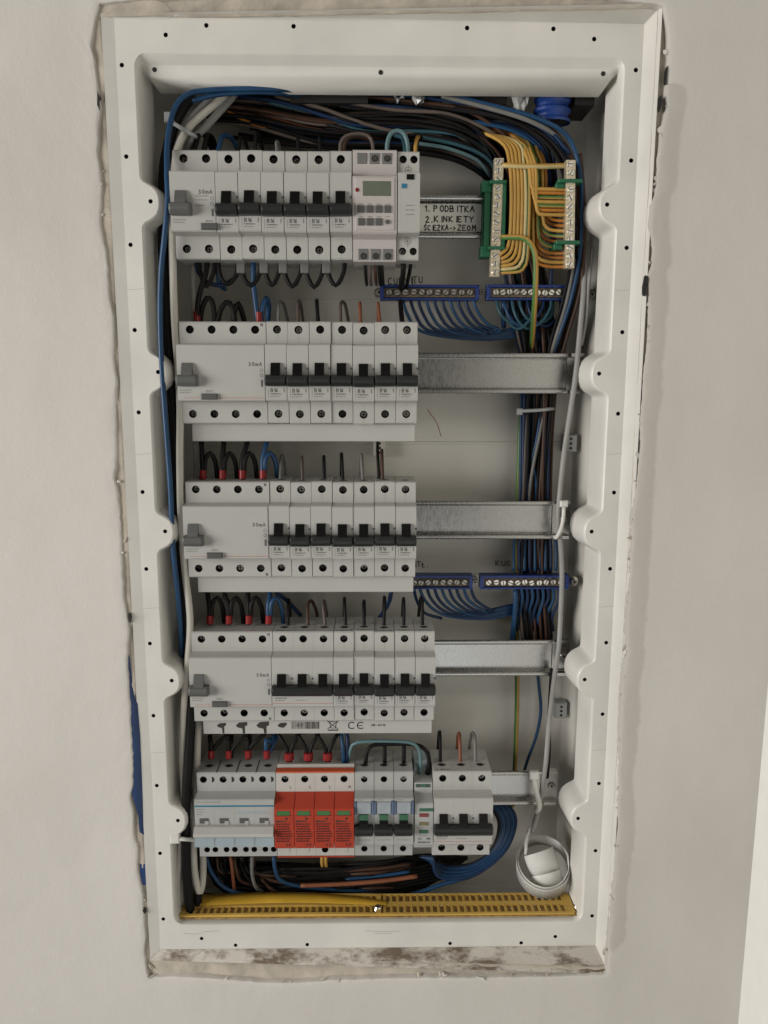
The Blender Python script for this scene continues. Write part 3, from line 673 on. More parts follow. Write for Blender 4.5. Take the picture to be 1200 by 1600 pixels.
# stair-light relay --------------------------------------------------------
t = thing('relay_module', 'narrow white relay module with four small terminals at the right end of the top row', 'relay', (X0+MOD*10+.3, RY, ROWZ[0]))
h4 = [(4.6, 35.4, None), (13.2, 35.4, None)]; h5 = [(4.6, -34.6, None), (13.2, -34.6, None)]
mbd = body(MOD, h4, h5, 3.0); link('body', mbd.mesh('body', ['breaker_plastic', 'hole_dark']), t); screws(t, [(x, z) for x, z, _ in h4+h5], SCREW)
mb = MB(); mb.box(7, 12.8, NO-.6, NO+.2, 17, 21, 0); link('slot', mb.mesh('slot', ['lever_black']), t)
mb = MB(); mb.box(3.2, 7.2, NO-.4, NO+.2, 10.6, 14, 0); link('emblem', mb.mesh('emblem', ['print_blue']), t)
mb = MB()
for zz in (27.4, -26.6):
    c = circ(8.8, zz, 2.5, 14); stroke(mb, c+[c[0]], .35, SH-.07, 0); fineprint(mb, 7.4, 10.2, zz-.6, .9, SH-.07, 0); stroke(mb, [(8.8, zz-4.5), (8.8, zz+4)], .25, SH-.07)
for k in range(3): fineprint(mb, 6.5, 13.5, -2.5-3.4*k, .8, NO-.07, 1)
link('print', mb.mesh('print', ['print_grey', 'print_light']), t)

# busbars -------------------------------------------------------------------
for row, n in ((1, 11), (2, 11), (3, 12)):
    w = n*MOD-7.5; lab = {1: 'plain white comb busbar clipped under the second row of breakers', 2: 'plain white comb busbar clipped under the middle row of breakers', 3: 'white comb busbar with printed marks and burnt spots under the fourth row'}[row]
    t = thing('comb_busbar', lab, 'busbar', (X0+6.2, RY-36, ROWZ[row]-41.8), 'comb busbars')
    mb = MB(); P = [(0, -.2), (10, -.2), (10, -15), (1, -15), (0, -14.4)]; mb.prism(P, 0, w, 0); link('cover', mb.mesh('cover', ['breaker_plastic']), t)
    mb = MB()
    for k in range(n): mb.box(MOD*k+2, MOD*k+5.5, 3, 5, -.2, 3)
    o = link('comb_teeth', mb.mesh('comb_teeth', ['screw_steel']), t)
    if row == 3:
        mb = MB(); y = -.1; rr = random.Random(9)
        for k, (cx0, s) in enumerate([(16, 1), (34, 1.25), (53, 1.4), (70.5, 1), (86, .8)]):
            P = [(cx0+dx*s, -7+dz*s) for dx, dz in [(-4, .3), (-1.5, 2.6), (4.2, 3), (4.4, .6), (2.6, -.4), (2.6, -7 if k < 3 else -1.6), (1, -7 if k < 3 else -1.8), (.6, -2), (-2.6, -1.2)]]
            P = [(a, max(c, -14.2)) for a, c in P]
            mb.add([(a, y, c) for a, c in P], [tuple(range(len(P)))], 0)
        x = 79
        while x < 104:
            l = rr.choice((.35, .5, .9)); 
            mb.add([(x, y-.02, -10), (x+l, y-.02, -10), (x+l, y-.02, -3.2), (x, y-.02, -3.2)], [(0, 1, 2, 3)], 0 if x > 91 or rr.random() < .3 else 1); x += l+rr.choice((.35, .5))
        fineprint(mb, 78, 100, -2.6, .7, y, 1)
        # crossed-out wheeled bin, conformity mark, type number
        b0 = 112
        stroke(mb, [(b0, -3.4), (b0+9, -3.4)], .7, y); stroke(mb, [(b0+1.4, -3.6), (b0+2.6, -9.4), (b0+6.6, -9.4), (b0+7.6, -3.6)], .6, y); stroke(mb, [(b0-.5, -10.4), (b0+9, -2.6)], .6, y); stroke(mb, [(b0-.5, -2.6), (b0+9, -10.4)], .6, y)
        mb.add([(b0, y, -12), (b0+9, y, -12), (b0+9, y, -10.8), (b0, y, -10.8)], [(0, 1, 2, 3)], 0)
        def arcpts(cx_, cz_, r, a0, a1): return arc(cx_, cz_, r, a0, a1, 10)
        stroke(mb, arcpts(133.5, -7, 3.1, 50, 310), .9, y); stroke(mb, arcpts(141.5, -7, 3.1, 50, 310), .9, y); stroke(mb, [(138.6, -7), (142.6, -7)], .8, y)
        text(mb, 'AB-0X12', 151, -7.6, 1.7, 1.45, .4, y, 0, gap=.4)
        link('print', mb.mesh('print', ['ink', 'print_light']), t)

# bottom row: four-pole switch ---------------------------------------------------
w = 4*MOD
t = thing('four_pole_breaker', 'grey four-pole breaker with long lever bar and blue line, left end of bottom row', 'circuit breaker', (X0, RY, ROWZ[4]))
tops = [(MOD*k+6, 35, 3.2) for k in range(4)]; bots = [(MOD*k+dx, -34, 2.7) for k in range(4) for dx in (7, 14.6)]
mbd = body(w, tops, bots, 3.2, ('grey_plastic', 'hole_dark'))
for k in range(4):
    c = [(MOD*k+13.6, 38), (MOD*k+15.4, 37), (MOD*k+16.2, 35), (MOD*k+15.4, 33), (MOD*k+13.6, 32)]
    mbd.add([(a, SH-.06, z) for a, z in c], [tuple(range(5))], 1)
for k in range(1, 4): stroke(mbd, [(MOD*k, 24), (MOD*k, 31)], .3, SH-.05, 2); stroke(mbd, [(MOD*k, 0), (MOD*k, 21)], .3, NO-.05, 2); mbd.box(MOD*k-.35, MOD*k+.35, SH+.8, -20, 41.2, 41.7, 1)
link('body', mbd.mesh('body', ['grey_plastic', 'hole_dark', 'line_grey']), t); screws(t, [(x, z) for x, z, _ in tops], SCREW)
mb = MB(); stroke(mb, [(1, 16.6), (w-1, 16.6)], 1.5, NO-.08); link('blue_line', mb.mesh('blue_line', ['print_blue']), t)
mb = MB(); mb.prism([(NO+.2, -1), (NO-4, -1.2), (NO-9, -5), (NO-9.4, -7.6), (NO-8, -9), (NO+.2, -9)], .3, w-.5, 0); link('lever_bar', mb.mesh('lever_bar', ['breaker_plastic']), t)
mb = MB(); mb.prism([(NO+.2, -9.4), (NO-4.4, -9.6), (NO-4.8, -20), (NO+.2, -22)], .3, w-.3, 0)
for k in range(1, 4): mb.box(MOD*k-.15, MOD*k+.15, NO-4.95, NO-4.5, -20, -10, 1)
link('clear_cover', mb.mesh('clear_cover', ['bluegrey_cover', 'line_grey']), t)
for k in range(4):
    mb = MB(); mb.box(MOD*k+4.4, MOD*k+12.2, NO-.5, NO+.2, .2, 5, 0); mb.box(MOD*k+9, MOD*k+12.4, NO-.6, NO+.1, -1, 2.4, 1)
    link('state_window', mb.mesh('state_window', ['button_grey', 'grey_plastic']), t)
mb = MB(); fineprint(mb, 2, 24, 20, .9, NO-.08, 0)
for k in range(3): fineprint(mb, 2, 9-k, 13-2.4*k, .8, NO-.08, 0)
fineprint(mb, 38, 66, 9, 2.2, NO-.08, 1); link('print', mb.mesh('print', ['print_light', 'bluegrey_cover']), t)
entry(t, [MOD*k+9 for k in range(4)])

# surge arrester --------------------------------------------------------------------
t = thing('surge_arrester', 'surge arrester with four red plug-in cartridges in the bottom row', 'surge arrester', (X0+MOD*4, RY, ROWZ[4]))
w = 4*MOD
tops = [(MOD*k+8.4, 35, 3.3) for k in range(4)]; bots = [(MOD*2+8.4, -34.6, 3.1)]
mbd = body(w, tops, bots, 3.3, NO=SH-1.2)
for k in range(1, 4): stroke(mbd, [(MOD*k, 24), (MOD*k, 40)], .3, SH-.05, 2); stroke(mbd, [(MOD*k, -40.5), (MOD*k, -28)], .3, SH-.05, 2)
link('body', mbd.mesh('body', ['spd_plastic', 'hole_dark', 'line_grey']), t); screws(t, [(x, z) for x, z, _ in tops+bots], SCREW)
mb = MB(); mb.box(.3, w-.3, SH-.4, SH+7, 41.2, 42.4, 0); link('orange_band', mb.mesh('orange_band', ['spd_orange']), t)
mb = MB(); mb.prism([(SH+9, 41.5), (SH+11, 43.6), (SH+12.5, 43.6), (SH+14, 41.5)], .3, w-.3, 0); link('label_rail', mb.mesh('label_rail', ['spd_plastic']), t)
mb = MB(); mb.box(.3, w-.3, SH-.3, SH+4, -42.2, -41.2); link('red_foot', mb.mesh('red_foot', ['spd_red']), t)
for k in (0, 1, 3):
    mb = MB(); mb.cyl((MOD*k+8.4, SH+.2, -34.6), (0, -1, 0), 3.6, .6, 16, 0, 3.2); link('blank_plug', mb.mesh('blank_plug', ['spd_plastic']), t)
mb = MB()
for k, c in enumerate('LLLN'): text(mb, c, MOD*k+12.6, 26.2, 2.4, 1.8, .42, SH-.08)
link('terminal_letter', mb.mesh('terminal_letter', ['ink']), t)
def cart_print(seed):
    mb = MB(); r = random.Random(seed); y = NO-4.65
    fineprint(mb, 1.2, 16.4, 9.4, .6, y, 0, r)
    mb.add([(9.5, y, 6), (11, y, 8.2), (12.2, y, 7.2), (11.6, y, 5.6)], [(0, 1, 2, 3)], 1)
    mb.add([(1.4, y, 3.4), (10.5, y, 3.7), (12, y, 4.4), (1.6, y, 5.1)], [(0, 1, 2, 3)], 1)
    for q in range(8): fineprint(mb, 1.4+(q % 3)*.5, 16-r.uniform(0, 3), 1-2.35*q, 1.3, y, 0, r)
    for c, xx in (('C', 10.6), ('E', 13.6)):
        text(mb, c, xx, -19.6, 2.2, 1.7, .5, y, 1)
    return mb.mesh('print', ['spd_print', 'ink'])
cart = MB(); cart.prism([(SH+.6, 22.4), (SH-.6, 23.2), (NO-3.8, 15.6), (NO-4.5, 14.6), (NO-4.5, -21.4), (NO-3.5, -22.4), (SH+.6, -22.8)], .25, MOD-.25, 0)
CART = cart.mesh('cartridge', ['spd_red']); CP = cart_print(3)
win = MB(); win.box(2.8, 14.0, NO-4.9, NO-4.3, 10.2, 14.2, 0); WIN = win.mesh('window', ['spd_green'])
for k in range(4):
    c = link('cartridge', CART, t, (MOD*k, 0, 0)); link('window', WIN, c); link('print', CP, c)

# three breakers with label windows -------------------------------------------------
hb = body(MOD, [(8.9, 34.5, None)], [(8.9, -34, None)], 3.0)
stroke(hb, [(8.9, 24.5), (8.9, 31)], .25, SH-.05, 2)
HB = hb.mesh('body', ['grey_plastic', 'hole_dark', 'line_grey']); HT = toggle_mesh(MOD-.6, 7.8, ('lever_black', 'paddle_grey'), True)
lw = MB(); lw.box(2, 15.4, NO-1.6, NO+.2, 8.6, 20.4, 0, .8); LW = lw.mesh('label_window', ['label_window'])
lc = MB(); lc.box(15.6, 17.6, NO-2.2, NO+.2, 8.4, 21, 0, .3); lc.box(.1, 1.8, NO-2.0, NO+.2, 8.4, 20.6, 0, .3); LC = lc.mesh('label_clip', ['blue_clip'])
hp = MB(); fineprint(hp, 2, 8, 21.2, .8, NO-.08); fineprint(hp, 3, 15, -17.4, .7, NO-.08, 0); HP = hp.mesh('print', ['print_light'])
for k in range(3):
    t = thing('labelled_breaker', f'grey single-pole breaker with green-topped toggle, {ordn[k]} of three right of the surge arrester', 'circuit breaker', (X0+MOD*(8+k), RY, ROWZ[4]), 'breakers with label windows')
    for nm, me in (('body', HB), ('toggle', HT), ('label_window', LW), ('label_clip', LC), ('print', HP)): link(nm, me, t)
    screws(t, [(8.9, 34.5), (8.9, -34)], SCREW); entry(t, [8.9])
    t.children[0].name = 'body'

# phase indicator -----------------------------------------------------------------------
t = thing('phase_indicator', 'slim phase indicator with red, yellow and green lamps in the bottom row', 'indicator lamp', (X0+MOD*11+.6, RY, ROWZ[4]))
w = MOD-1
mb = MB(); P = [(0, 34), (SH+16, 34), (SH+16, 32), (SH, 31), (SH, 20.5), (NO+1, 18), (NO, 17), (NO, -22), (NO+1, -24), (SH, -27), (SH, -33), (0, -33)]
mb.prism(P, .3, w, 0); link('body', mb.mesh('body', ['grey_plastic']), t)
mb = MB(); mb.box(1.6, w-2, SH-.4, SH+.4, 26.6, 29.6, 0); mb.cyl((4.4, SH-.3, 28.1), (0, -1, 0), 1.5, .5, 10, 1); mb.cyl((w-4.6, SH-.3, 28.1), (0, -1, 0), 1.5, .5, 10, 1); link('terminal_strip', mb.mesh('terminal_strip', ['led_green', 'dark_screw']), t)
for z0, z1, x0, x1, m in ((10.6, 13.4, 4.4, w, 'led_green'), (5.2, 8.6, 4.4, 12.4, 'led_red'), (-3, .2, 4.4, 12.4, 'led_yellow'), (-10.8, -7.6, 4.4, 12.4, 'led_green')):
    mb = MB(); mb.box(x0, x1, NO-.6, NO+.2, z0, z1, 0, .2); link('lamp' if z0 < 10 else 'green_mark', mb.mesh('lamp', [m]), t)
mb = MB(); text(mb, 'CE', 3.4, -17, 1.8, 1.5, .35, NO-.08); fineprint(mb, 11, 14.6, -17, 1.8, NO-.08); fineprint(mb, 3.4, 15, -20.4, 1.6, NO-.08); fineprint(mb, 4, 12, -13.4, .7, NO-.08, 1); fineprint(mb, 6, 12, 23.4, .7, SH-.08, 1)
link('print', mb.mesh('print', ['print_grey', 'print_light']), t)
# clear terminal hood behind the strip
mb = MB(); mb.prism([(SH+16, 33.8), (SH+15, 36), (SH+22, 41), (SH+43, 41), (SH+43, 33.8)], 1, w-1, 0); link('terminal_hood', mb.mesh('terminal_hood', ['bluegrey_cover']), t)

# ================================================================== PAPER NOTE ON THE TOP RAIL
p = pt(662, 338, 79); q = pt(760, 338, 79)
note = thing('paper_note', 'white paper strip with three handwritten lines stuck on the top rail', 'note', (p.x-4, 82.6, ROWZ[0]+1.2))
W_ = q.x-p.x+4; mb = MB(); mb.box(0, W_, 0, .3, -11.4, 11.4); link('paper', mb.mesh('paper', ['paper']), note)
mb = MB(); k = 4.5
text(mb, '1.', k+.6, 5.2, 4.6, 3.0, 1.0, -.1, 0, .05); text(mb, 'PODBITKA', k+8.6, 5.0, 4.8, 3.3, 1.0, -.1, 0, .07, gap=.42)
text(mb, '2.', k+1.6, -3.6, 5.0, 3.2, 1.0, -.1, 0, .05); text(mb, 'KINKIETY', k+9.2, -3.4, 4.6, 3.4, 1.0, -.1, 0, .07, gap=.42)
x = text(mb, 'ŚCIEŻKA', k+.2, -10.2, 4.2, 2.4, .92, -.1, 0, .06, gap=.36); x = text(mb, '->', x+.8, -10, 3.4, 2.2, .9, -.1, 0, .05); text(mb, 'ZEOM', x+.6, -10.2, 4.3, 3.0, .92, -.1, 0, .06, gap=.4)
link('handwriting', mb.mesh('handwriting', ['ink']), note)
# handwriting on the back panel
def backnote(s, px, py, h, wd):
    p = pt(px, py, 125.6); mb = MB(); text(mb, s, 0, 0, h, wd, .8, 0, 0, .08, gap=.45); o = link('handwriting', mb.mesh('handwriting', ['ink']), box); o.location = (p-BL)*MM
backnote('KUC', 775, 884, 4.8, 3.6); backnote('SYPITŁ.', 624, 886, 4.8, 3.3)
backnote('CURNI', 606, 444, 6, 3.6); backnote('ITU', 640, 443, 6, 3.6)
# red scratch on the back panel
mb = MB(); A = [pt(668, 640, 125.8), pt(682, 660, 125.8), pt(689, 682, 125.8)]; tube(mb, [a-BL for a in A], .28, 5, 0, 4); link('red_scratch', mb.mesh('red_scratch', ['print_red']), box)

# ================================================================== TERMINAL BARS
def nbar(x0, x1, y, n, yY, label, screws_mat='screw_bright', xs0=None, xs1=None):
    p = pt(x0, y, yY); q = pt(x1, y, yY); w = q.x-p.x
    t = thing('neutral_bar', label, 'terminal bar', p, 'blue neutral terminal bars')
    mb = MB(); mb.box(0, w, 4, 9, -6.6, 6.6, 0); mb.box(0, w, -3, 4, 4.2, 6.6, 0, .5); mb.box(0, w, -3, 4, -6.6, -4.8, 0, .5); mb.box(0, 3.2, -2.4, 4, -4.8, 4.2, 0); mb.box(w-3.2, w, -2.4, 4, -4.8, 4.2, 0)
    link('holder', mb.mesh('holder', ['blue_bar']), t)
    mb = MB(); mb.box(3.4, w-3.4, -1, 3.9, -4, 3.6); link('backing_strip', mb.mesh('backing_strip', ['strip_dark']), t)  # coloured dark brown to stand for the dark gap behind the screws
    for k in range(n):
        x = 8+(w-16)*k/(n-1); mb = MB(); r = 3.2
        ox, oz = random.uniform(-.3, .3), random.uniform(-.5, .5)
        mb.cyl((0, 0, 0), (0, -1, 0), r, 2.2, 14, 0, r*.75); a = random.uniform(0, 3.1); dx, dz = math.cos(a)*r*.66, math.sin(a)*r*.66; stroke(mb, [(-dx, -dz), (dx, dz)], .8, -2.26, 1)
        link('clamp_screw', mb.mesh('clamp_screw', [screws_mat, 'hole_dark']), t, (x+ox, -1, oz))
    return t
nb = nbar(594, 748, 457, 11, 90, 'blue neutral bar with eleven dull screws below the time switch', 'screw_steel')
nbar(760, 886, 457, 10, 90, 'blue neutral bar with shiny screws below the two earth bars')
nbar(600, 738, 909, 11, 90, 'blue neutral bar partly behind the middle row of breakers', 'screw_steel')
nbar(750, 888, 909, 11, 90, 'blue neutral bar with shiny screws right of the middle row busbar')
for px, py, lab in [(592, 457, 'shiny round fixing screw left of the upper neutral bar'), (753, 457, 'dull fixing screw between the two upper neutral bars'), (925, 460, 'grey fixing screw beside the upper neutral bar by the box wall'), (742, 909, 'dull fixing screw between the two lower neutral bars'), (897, 909, 'bright fixing screw at the right end of the lower neutral bar')]:
    p = pt(px, py, 92); t = thing('fixing_screw', lab, 'screw', p, 'fixing screws')
    mb = MB(); mb.cyl((0, 14, 0), (0, -1, 0), 3.4, 12, 12, 1); link('standoff', mb.mesh('standoff', ['tub_plastic', 'grey_plastic']), t)
    big = px in (592, 897, 925); mb = MB(); mb.cyl((0, 2, 0), (0, -1, 0), 4.6 if big else 2.6, 3.2, 14, 0, 2.6 if big else 1.8); mb.cyl((0, -1.2, 0), (0, -1, 0), 1.3, .2, 6, 1)
    link('screw_head', mb.mesh('screw_head', ['screw_bright' if px in (592, 897) else 'screw_steel', 'hole_dark']), t)

def ebar(x, y0, y1, Y, n, label):
    p = pt(x[0], y0, Y); q = pt(x[1], y1, Y); L_ = p.z-q.z; dx = q.x-p.x
    t = thing('earth_bar', label, 'terminal bar', ((p.x+q.x)/2, Y, (p.z+q.z)/2), 'earth terminal bars')
    mb = MB(); h = L_/2; mb.add([(-dx/2+a, b_, h) for a, b_ in ((-3.8, 0), (3.8, 0), (3.8, 7), (-3.8, 7))]+[(dx/2+a, b_, -h) for a, b_ in ((-3.8, 0), (3.8, 0), (3.8, 7), (-3.8, 7))], [(0, 1, 2, 3), (4, 7, 6, 5), (0, 4, 5, 1), (1, 5, 6, 2), (2, 6, 7, 3), (3, 7, 4, 0)])
    link('bar', mb.mesh('bar', ['brass_bar']), t)
    for k in range(n):
        f = (k+.5)/n
        z = h-L_*f; xx = -dx/2+dx*f+random.uniform(-.4, .4); mb = MB(); r = 2.8
        mb.cyl((0, 0, 0), (0, -1, 0), r, 1.2, 12, 0, r*.8); a = random.uniform(0, 3.1); stroke(mb, [(-math.cos(a)*r*.66, -math.sin(a)*r*.66), (math.cos(a)*r*.66, math.sin(a)*r*.66)], .8, -1.25, 1)
        link('clamp_screw', mb.mesh('clamp_screw', ['screw_bright', 'dark_screw']), t, (xx, -.1, z))
    return t, h, dx
t, h, dx = ebar((780, 773), 247, 432, 56, 14, 'pale metal earth bar in a green holder at the right end of the top rail')
mb = MB(); mb.box(-9.5, -4, 8, 30, -26, 27, 0, .8); mb.box(-9.5, 7, 9, 13, -27, 28, 0); mb.box(4.2, 7.4, 0, 13, -26, 27, 0, .6)
for zz in (28, -24): mb.box(-6.5, 7, -2.4, 9, zz-1.3, zz+1.3, 0, .5); mb.box(-12, -4, 6, 20, zz-6, zz+3, 0, .6)
link('green_holder', mb.mesh('green_holder', ['green_holder']), t)
t, h, dx = ebar((892, 890), 250, 419, 49, 13, 'pale metal earth bar with green clips at the right, by the box wall')
for zz in (26, -22):
    mb = MB(); mb.box(-11, 8.5, -2.2, 8, zz-1.4, zz+1.4, 0, .5); mb.box(-12, -5, 2, 20, zz-5, zz-1, 0, .5)
    link('green_clip', mb.mesh('green_clip', ['green_holder']), t)

# ================================================================== WIRES
R_ = random.Random(21)
def jit(p, a, b_=None, c=None): return (p[0]+R_.uniform(-a, a), p[1]+R_.uniform(-(b_ or a), b_ or a), p[2]+R_.uniform(-(c if c is not None else 4), c if c is not None else 4))
# --- main bundle: across the top, then down the right-hand side
def run(path, dx, dy, dY, r, m, label, group, stripe=None, wob=3):
    ox, oy, oY = R_.uniform(-1, 1), R_.uniform(-1, 1), R_.uniform(-1, 1); P = []
    for (x, y, Y, sx, sy) in path:
        P.append((x+ox*sx+R_.uniform(-wob, wob), y+oy*sy+R_.uniform(-wob, wob), Y+oY*dY+R_.uniform(-1.5, 1.5)))
    return wire(P, r, m, label, group, stripe, step=9)
main = [(330, 168, 92, 6, 22), (400, 172, 92, 10, 26), (500, 192, 90, 10, 34), (600, 192, 88, 10, 38), (690, 196, 86, 10, 38), (750, 222, 88, 16, 34), (783, 262, 92, 18, 26), (800, 330, 98, 22, 20), (820, 420, 100, 28, 10), (835, 520, 101, 30, 5), (842, 600, 102, 24, 5), (838, 700, 102, 22, 5), (834, 800, 102, 22, 5), (832, 900, 102, 24, 5), (838, 990, 102, 24, 5), (842, 1035, 103, 22, 5)]
cols = ['wire_black']*24+['wire_brown']*6+['wire_deepblue']*5+['wire_teal']*3+['wire_greybrown']*4
nm = {'wire_black': 'black', 'wire_brown': 'dark brown', 'wire_deepblue': 'dark blue', 'wire_teal': 'dull teal', 'wire_greybrown': 'greyish brown', 'wire_blue': 'blue', 'wire_grey': 'grey'}
for m in cols: run(main, 1, 1, 9, 1.45, m, f'{nm[m]} wire in the bundle crossing the top and running down the right', f'{nm[m]} wires of the main bundle')
for k in range(12):
    m = ['wire_black', 'wire_black', 'wire_deepblue'][k % 3]
    run([(796, 300, 103, 14, 8), (806, 400, 104, 22, 8), (830, 500, 105, 30, 5), (840, 600, 106, 26, 5), (836, 720, 106, 24, 5), (832, 840, 106, 24, 5), (834, 940, 106, 26, 5), (842, 1040, 106, 22, 5)], 1, 1, 5, 1.6, m, f'{nm[m]} wire at the back of the vertical bundle on the right', f'{nm[m]} wires at the back of the vertical bundle')
# shorter ones on top of it which give the visible colour streaks
vis = [([(420, 160, 82), (500, 178, 80), (570, 205, 78), (650, 205, 76), (720, 212, 76), (765, 245, 80), (775, 290, 88)], 'wire_teal', 'dull teal wire sagging across the front of the top bundle'),
 ([(470, 150, 80), (540, 160, 76), (620, 172, 74), (700, 178, 74), (765, 205, 76), (800, 240, 80), (812, 300, 90)], 'wire_greybrown', 'greyish brown wire along the middle of the top bundle'),
 ([(370, 150, 80), (440, 160, 78), (510, 182, 76), (560, 196, 76), (640, 200, 80), (720, 225, 84)], 'wire_deepblue', 'dark blue wire dipping at the left of the top bundle'),
 ([(380, 165, 92), (430, 185, 91), (480, 200, 90), (560, 212, 92), (660, 222, 96)], 'wire_copper', 'reddish copper coloured wire at the left of the top bundle'),
 ([(345, 168, 90), (370, 182, 88), (400, 195, 88), (450, 206, 94), (520, 214, 100)], 'wire_amber', 'amber wire at the far left of the top bundle'),
 ([(560, 150, 80), (640, 158, 76), (720, 170, 73), (775, 200, 75), (810, 240, 82), (825, 300, 92)], 'wire_brown', 'dark brown wire along the upper edge of the top bundle'),
 ([(500, 160, 79), (580, 165, 76), (660, 172, 75), (730, 192, 77), (770, 232, 82)], 'wire_deepblue', 'dark blue wire along the upper middle of the top bundle'),
 ([(660, 215, 76), (710, 225, 75), (750, 240, 76), (772, 262, 80), (778, 300, 88)], 'wire_teal', 'dull teal wire near the left earth bar'),
 ([(655, 224, 78), (700, 232, 76), (745, 250, 78), (766, 275, 84)], 'wire_lightblue', 'pale blue wire low in the bundle beside the relay module'),
 ([(430, 150, 78), (500, 168, 75), (560, 190, 74), (620, 206, 75), (700, 214, 80)], 'wire_greybrown', 'greyish wire crossing down through the top bundle'),
 ([(540, 145, 78), (640, 150, 75), (700, 158, 72), (790, 172, 68), (850, 196, 63), (890, 240, 60)], 'wire_deepblue', 'dark blue wire at the top edge heading for the right corner')]
for P, m, l in vis: wire(P, 1.6, m, l, step=8)
for k in range(7):
    run([(480+k*6, 185, 80, 10, 30), (560, 196, 77, 10, 30), (650, 200, 76, 8, 30), (725, 216, 77, 10, 24), (766, 250, 82, 10, 16), (782, 310, 92, 8, 12)], 1, 1, 4, 1.5, R_.choice(['wire_black', 'wire_black', 'wire_black']), 'black wire on the front of the top bundle', 'black wires on the front of the top bundle')
for k in range(12):
    run([(360+k*4, 196, 98, 8, 16), (450, 208, 96, 10, 16), (560, 220, 95, 10, 14), (660, 228, 94, 8, 12), (730, 246, 95, 8, 10), (770, 285, 98, 8, 10), (790, 350, 102, 10, 8)], 1, 1, 7, 1.5, R_.choice(['wire_black']), 'black wire in the shaded lower part of the top bundle', 'black wires low in the top bundle')
# --- right-hand bundle behind the right earth bar
rb = [(600, 150, 86, 20, 10), (700, 160, 78, 15, 10), (790, 178, 70, 12, 10), (850, 205, 66, 12, 9), (885, 250, 66, 11, 9), (896, 320, 70, 9, 8), (900, 400, 78, 9, 8), (888, 470, 86, 10, 6), (868, 540, 94, 10, 6), (856, 640, 100, 10, 4), (850, 760, 101, 10, 4), (848, 900, 101, 12, 4), (850, 1000, 102, 10, 4)]
for m in ['wire_black']*6+['wire_brown']*2+['wire_deepblue']*2: run(rb, 1, 1, 5, 1.5, m, f'{nm[m]} wire passing right of the earth bars into the bundle', f'{nm[m]} wires right of the earth bars', wob=1.5)
wire([(700, 148, 70), (770, 165, 64), (840, 185, 58), (886, 212, 60), (906, 265, 62), (909, 330, 64), (906, 400, 68), (892, 470, 78), (872, 530, 86), (860, 580, 95), (852, 700, 98), (852, 900, 99)], 1.9, 'wire_blue', 'bright blue wire curving round the upper right corner of the box')
wire([(690, 150, 70), (760, 168, 64), (830, 190, 58), (876, 220, 64), (896, 275, 68), (901, 340, 72), (899, 400, 74), (886, 470, 80), (868, 530, 86), (856, 580, 95), (848, 650, 99)], 1.9, 'wire_grey', 'grey wire beside the bright blue one in the upper right corner')
wire([(907, 240, 62), (913, 330, 64), (911, 420, 68), (903, 470, 76), (885, 530, 88), (868, 600, 98)], 1.7, 'wire_brown', 'brown wire along the right wall beside the right earth bar')
for k in range(4): wire([(740+k*8, 190, 76), (800+k*10, 204, 72), (842+k*6, 232, 70), (856+k*4, 280, 73), (860+k*3, 340, 82), (862, 420, 92), (858, 500, 98)], 1.6, ['wire_blue', 'wire_deepblue', 'wire_black', 'wire_deepblue'][k], ['bright blue', 'dark blue', 'black', 'deep blue'][k]+' wire dropping between the orange earth wires and right bar')
# --- earth wires of the left bar
for i in range(6):
    x = 799+5.6*i; ye = 398+5.4*i
    m = ['wire_yellow', 'wire_yellow', 'wire_yellow', 'wire_yellow', 'wire_pale', 'wire_yellow'][i]
    wire([(620, 190+i, 108), (725, 200+i, 90), (x-16, 222, 66), (x-3, 256, 57), (x, 300, 55), (x-1, 350, 55), (x-3, ye-22, 55.5), (x-8, ye-8, 56), (x-17+i*.3, ye-1, 56.5), (782, ye+1.5, 58)], 1.5, m, ['innermost', 'second', 'third', 'fourth', 'fifth and palest', 'outermost'][i]+' yellow earth wire bending into the foot of the left bar', 'earth wires of the left bar', 'wire_green' if i == 5 else None)
wire([(783, 258, 58), (810, 259.5, 54), (845, 260, 54), (886, 259, 58)], 2.2, 'wire_yellow', 'thick yellow and green jumper linking the tops of both earth bars', None, 'wire_pale')
wire([(783, 371, 57), (805, 371, 52), (822, 374, 49), (833, 388, 48), (837, 410, 49), (836, 460, 56), (834, 495, 70), (832, 525, 90), (828, 560, 101), (815, 640, 103), (811, 720, 103), (808, 800, 103), (806, 920, 104), (808, 1060, 103), (807, 1130, 103), (804, 1205, 103), (800, 1260, 103)], 2.3, 'wire_yellow', 'yellow and green earth wire leaving the left bar and running down', None, 'wire_green')
# --- earth wires of the right bar
ends = [296, 302, 309, 316, 322, 329, 336, 345, 353, 361, 369, 378, 386, 396, 403, 410, 417]
nth = ordn+['ninth', 'tenth', 'eleventh', 'twelfth', 'thirteenth', 'fourteenth', 'fifteenth', 'sixteenth', 'lowest']
for i, ye in enumerate(ends):
    g = i in (2, 4, 10, 12); m = 'wire_amber' if i % 3 else 'wire_yellow'
    if i < 7:
        x = 829+1.5*i; Yv = 52+.8*(i % 3); r_ = 9+.5*i
    else:
        x = 853-2.5*(i-7); Yv = 60+(i % 3)*3.2; r_ = 17+1.2*(i-7)
    wire([(640, 186, 106), (730, 196, 92), (x-26, 214, 78), (x-8, 240, Yv+6), (x-1, 268, Yv+1), (x, ye-r_-4, Yv), (x+r_*.28, ye-r_*.30, Yv), (x+r_*.95, ye-.8, Yv), (890, ye, 54)], 1.5, 'wire_green' if g else m, f'{"green streaked" if g else "orange yellow"} earth wire ending {nth[i]} from the top of the right bar', 'earth wires of the right bar', 'wire_yellow' if g else None)
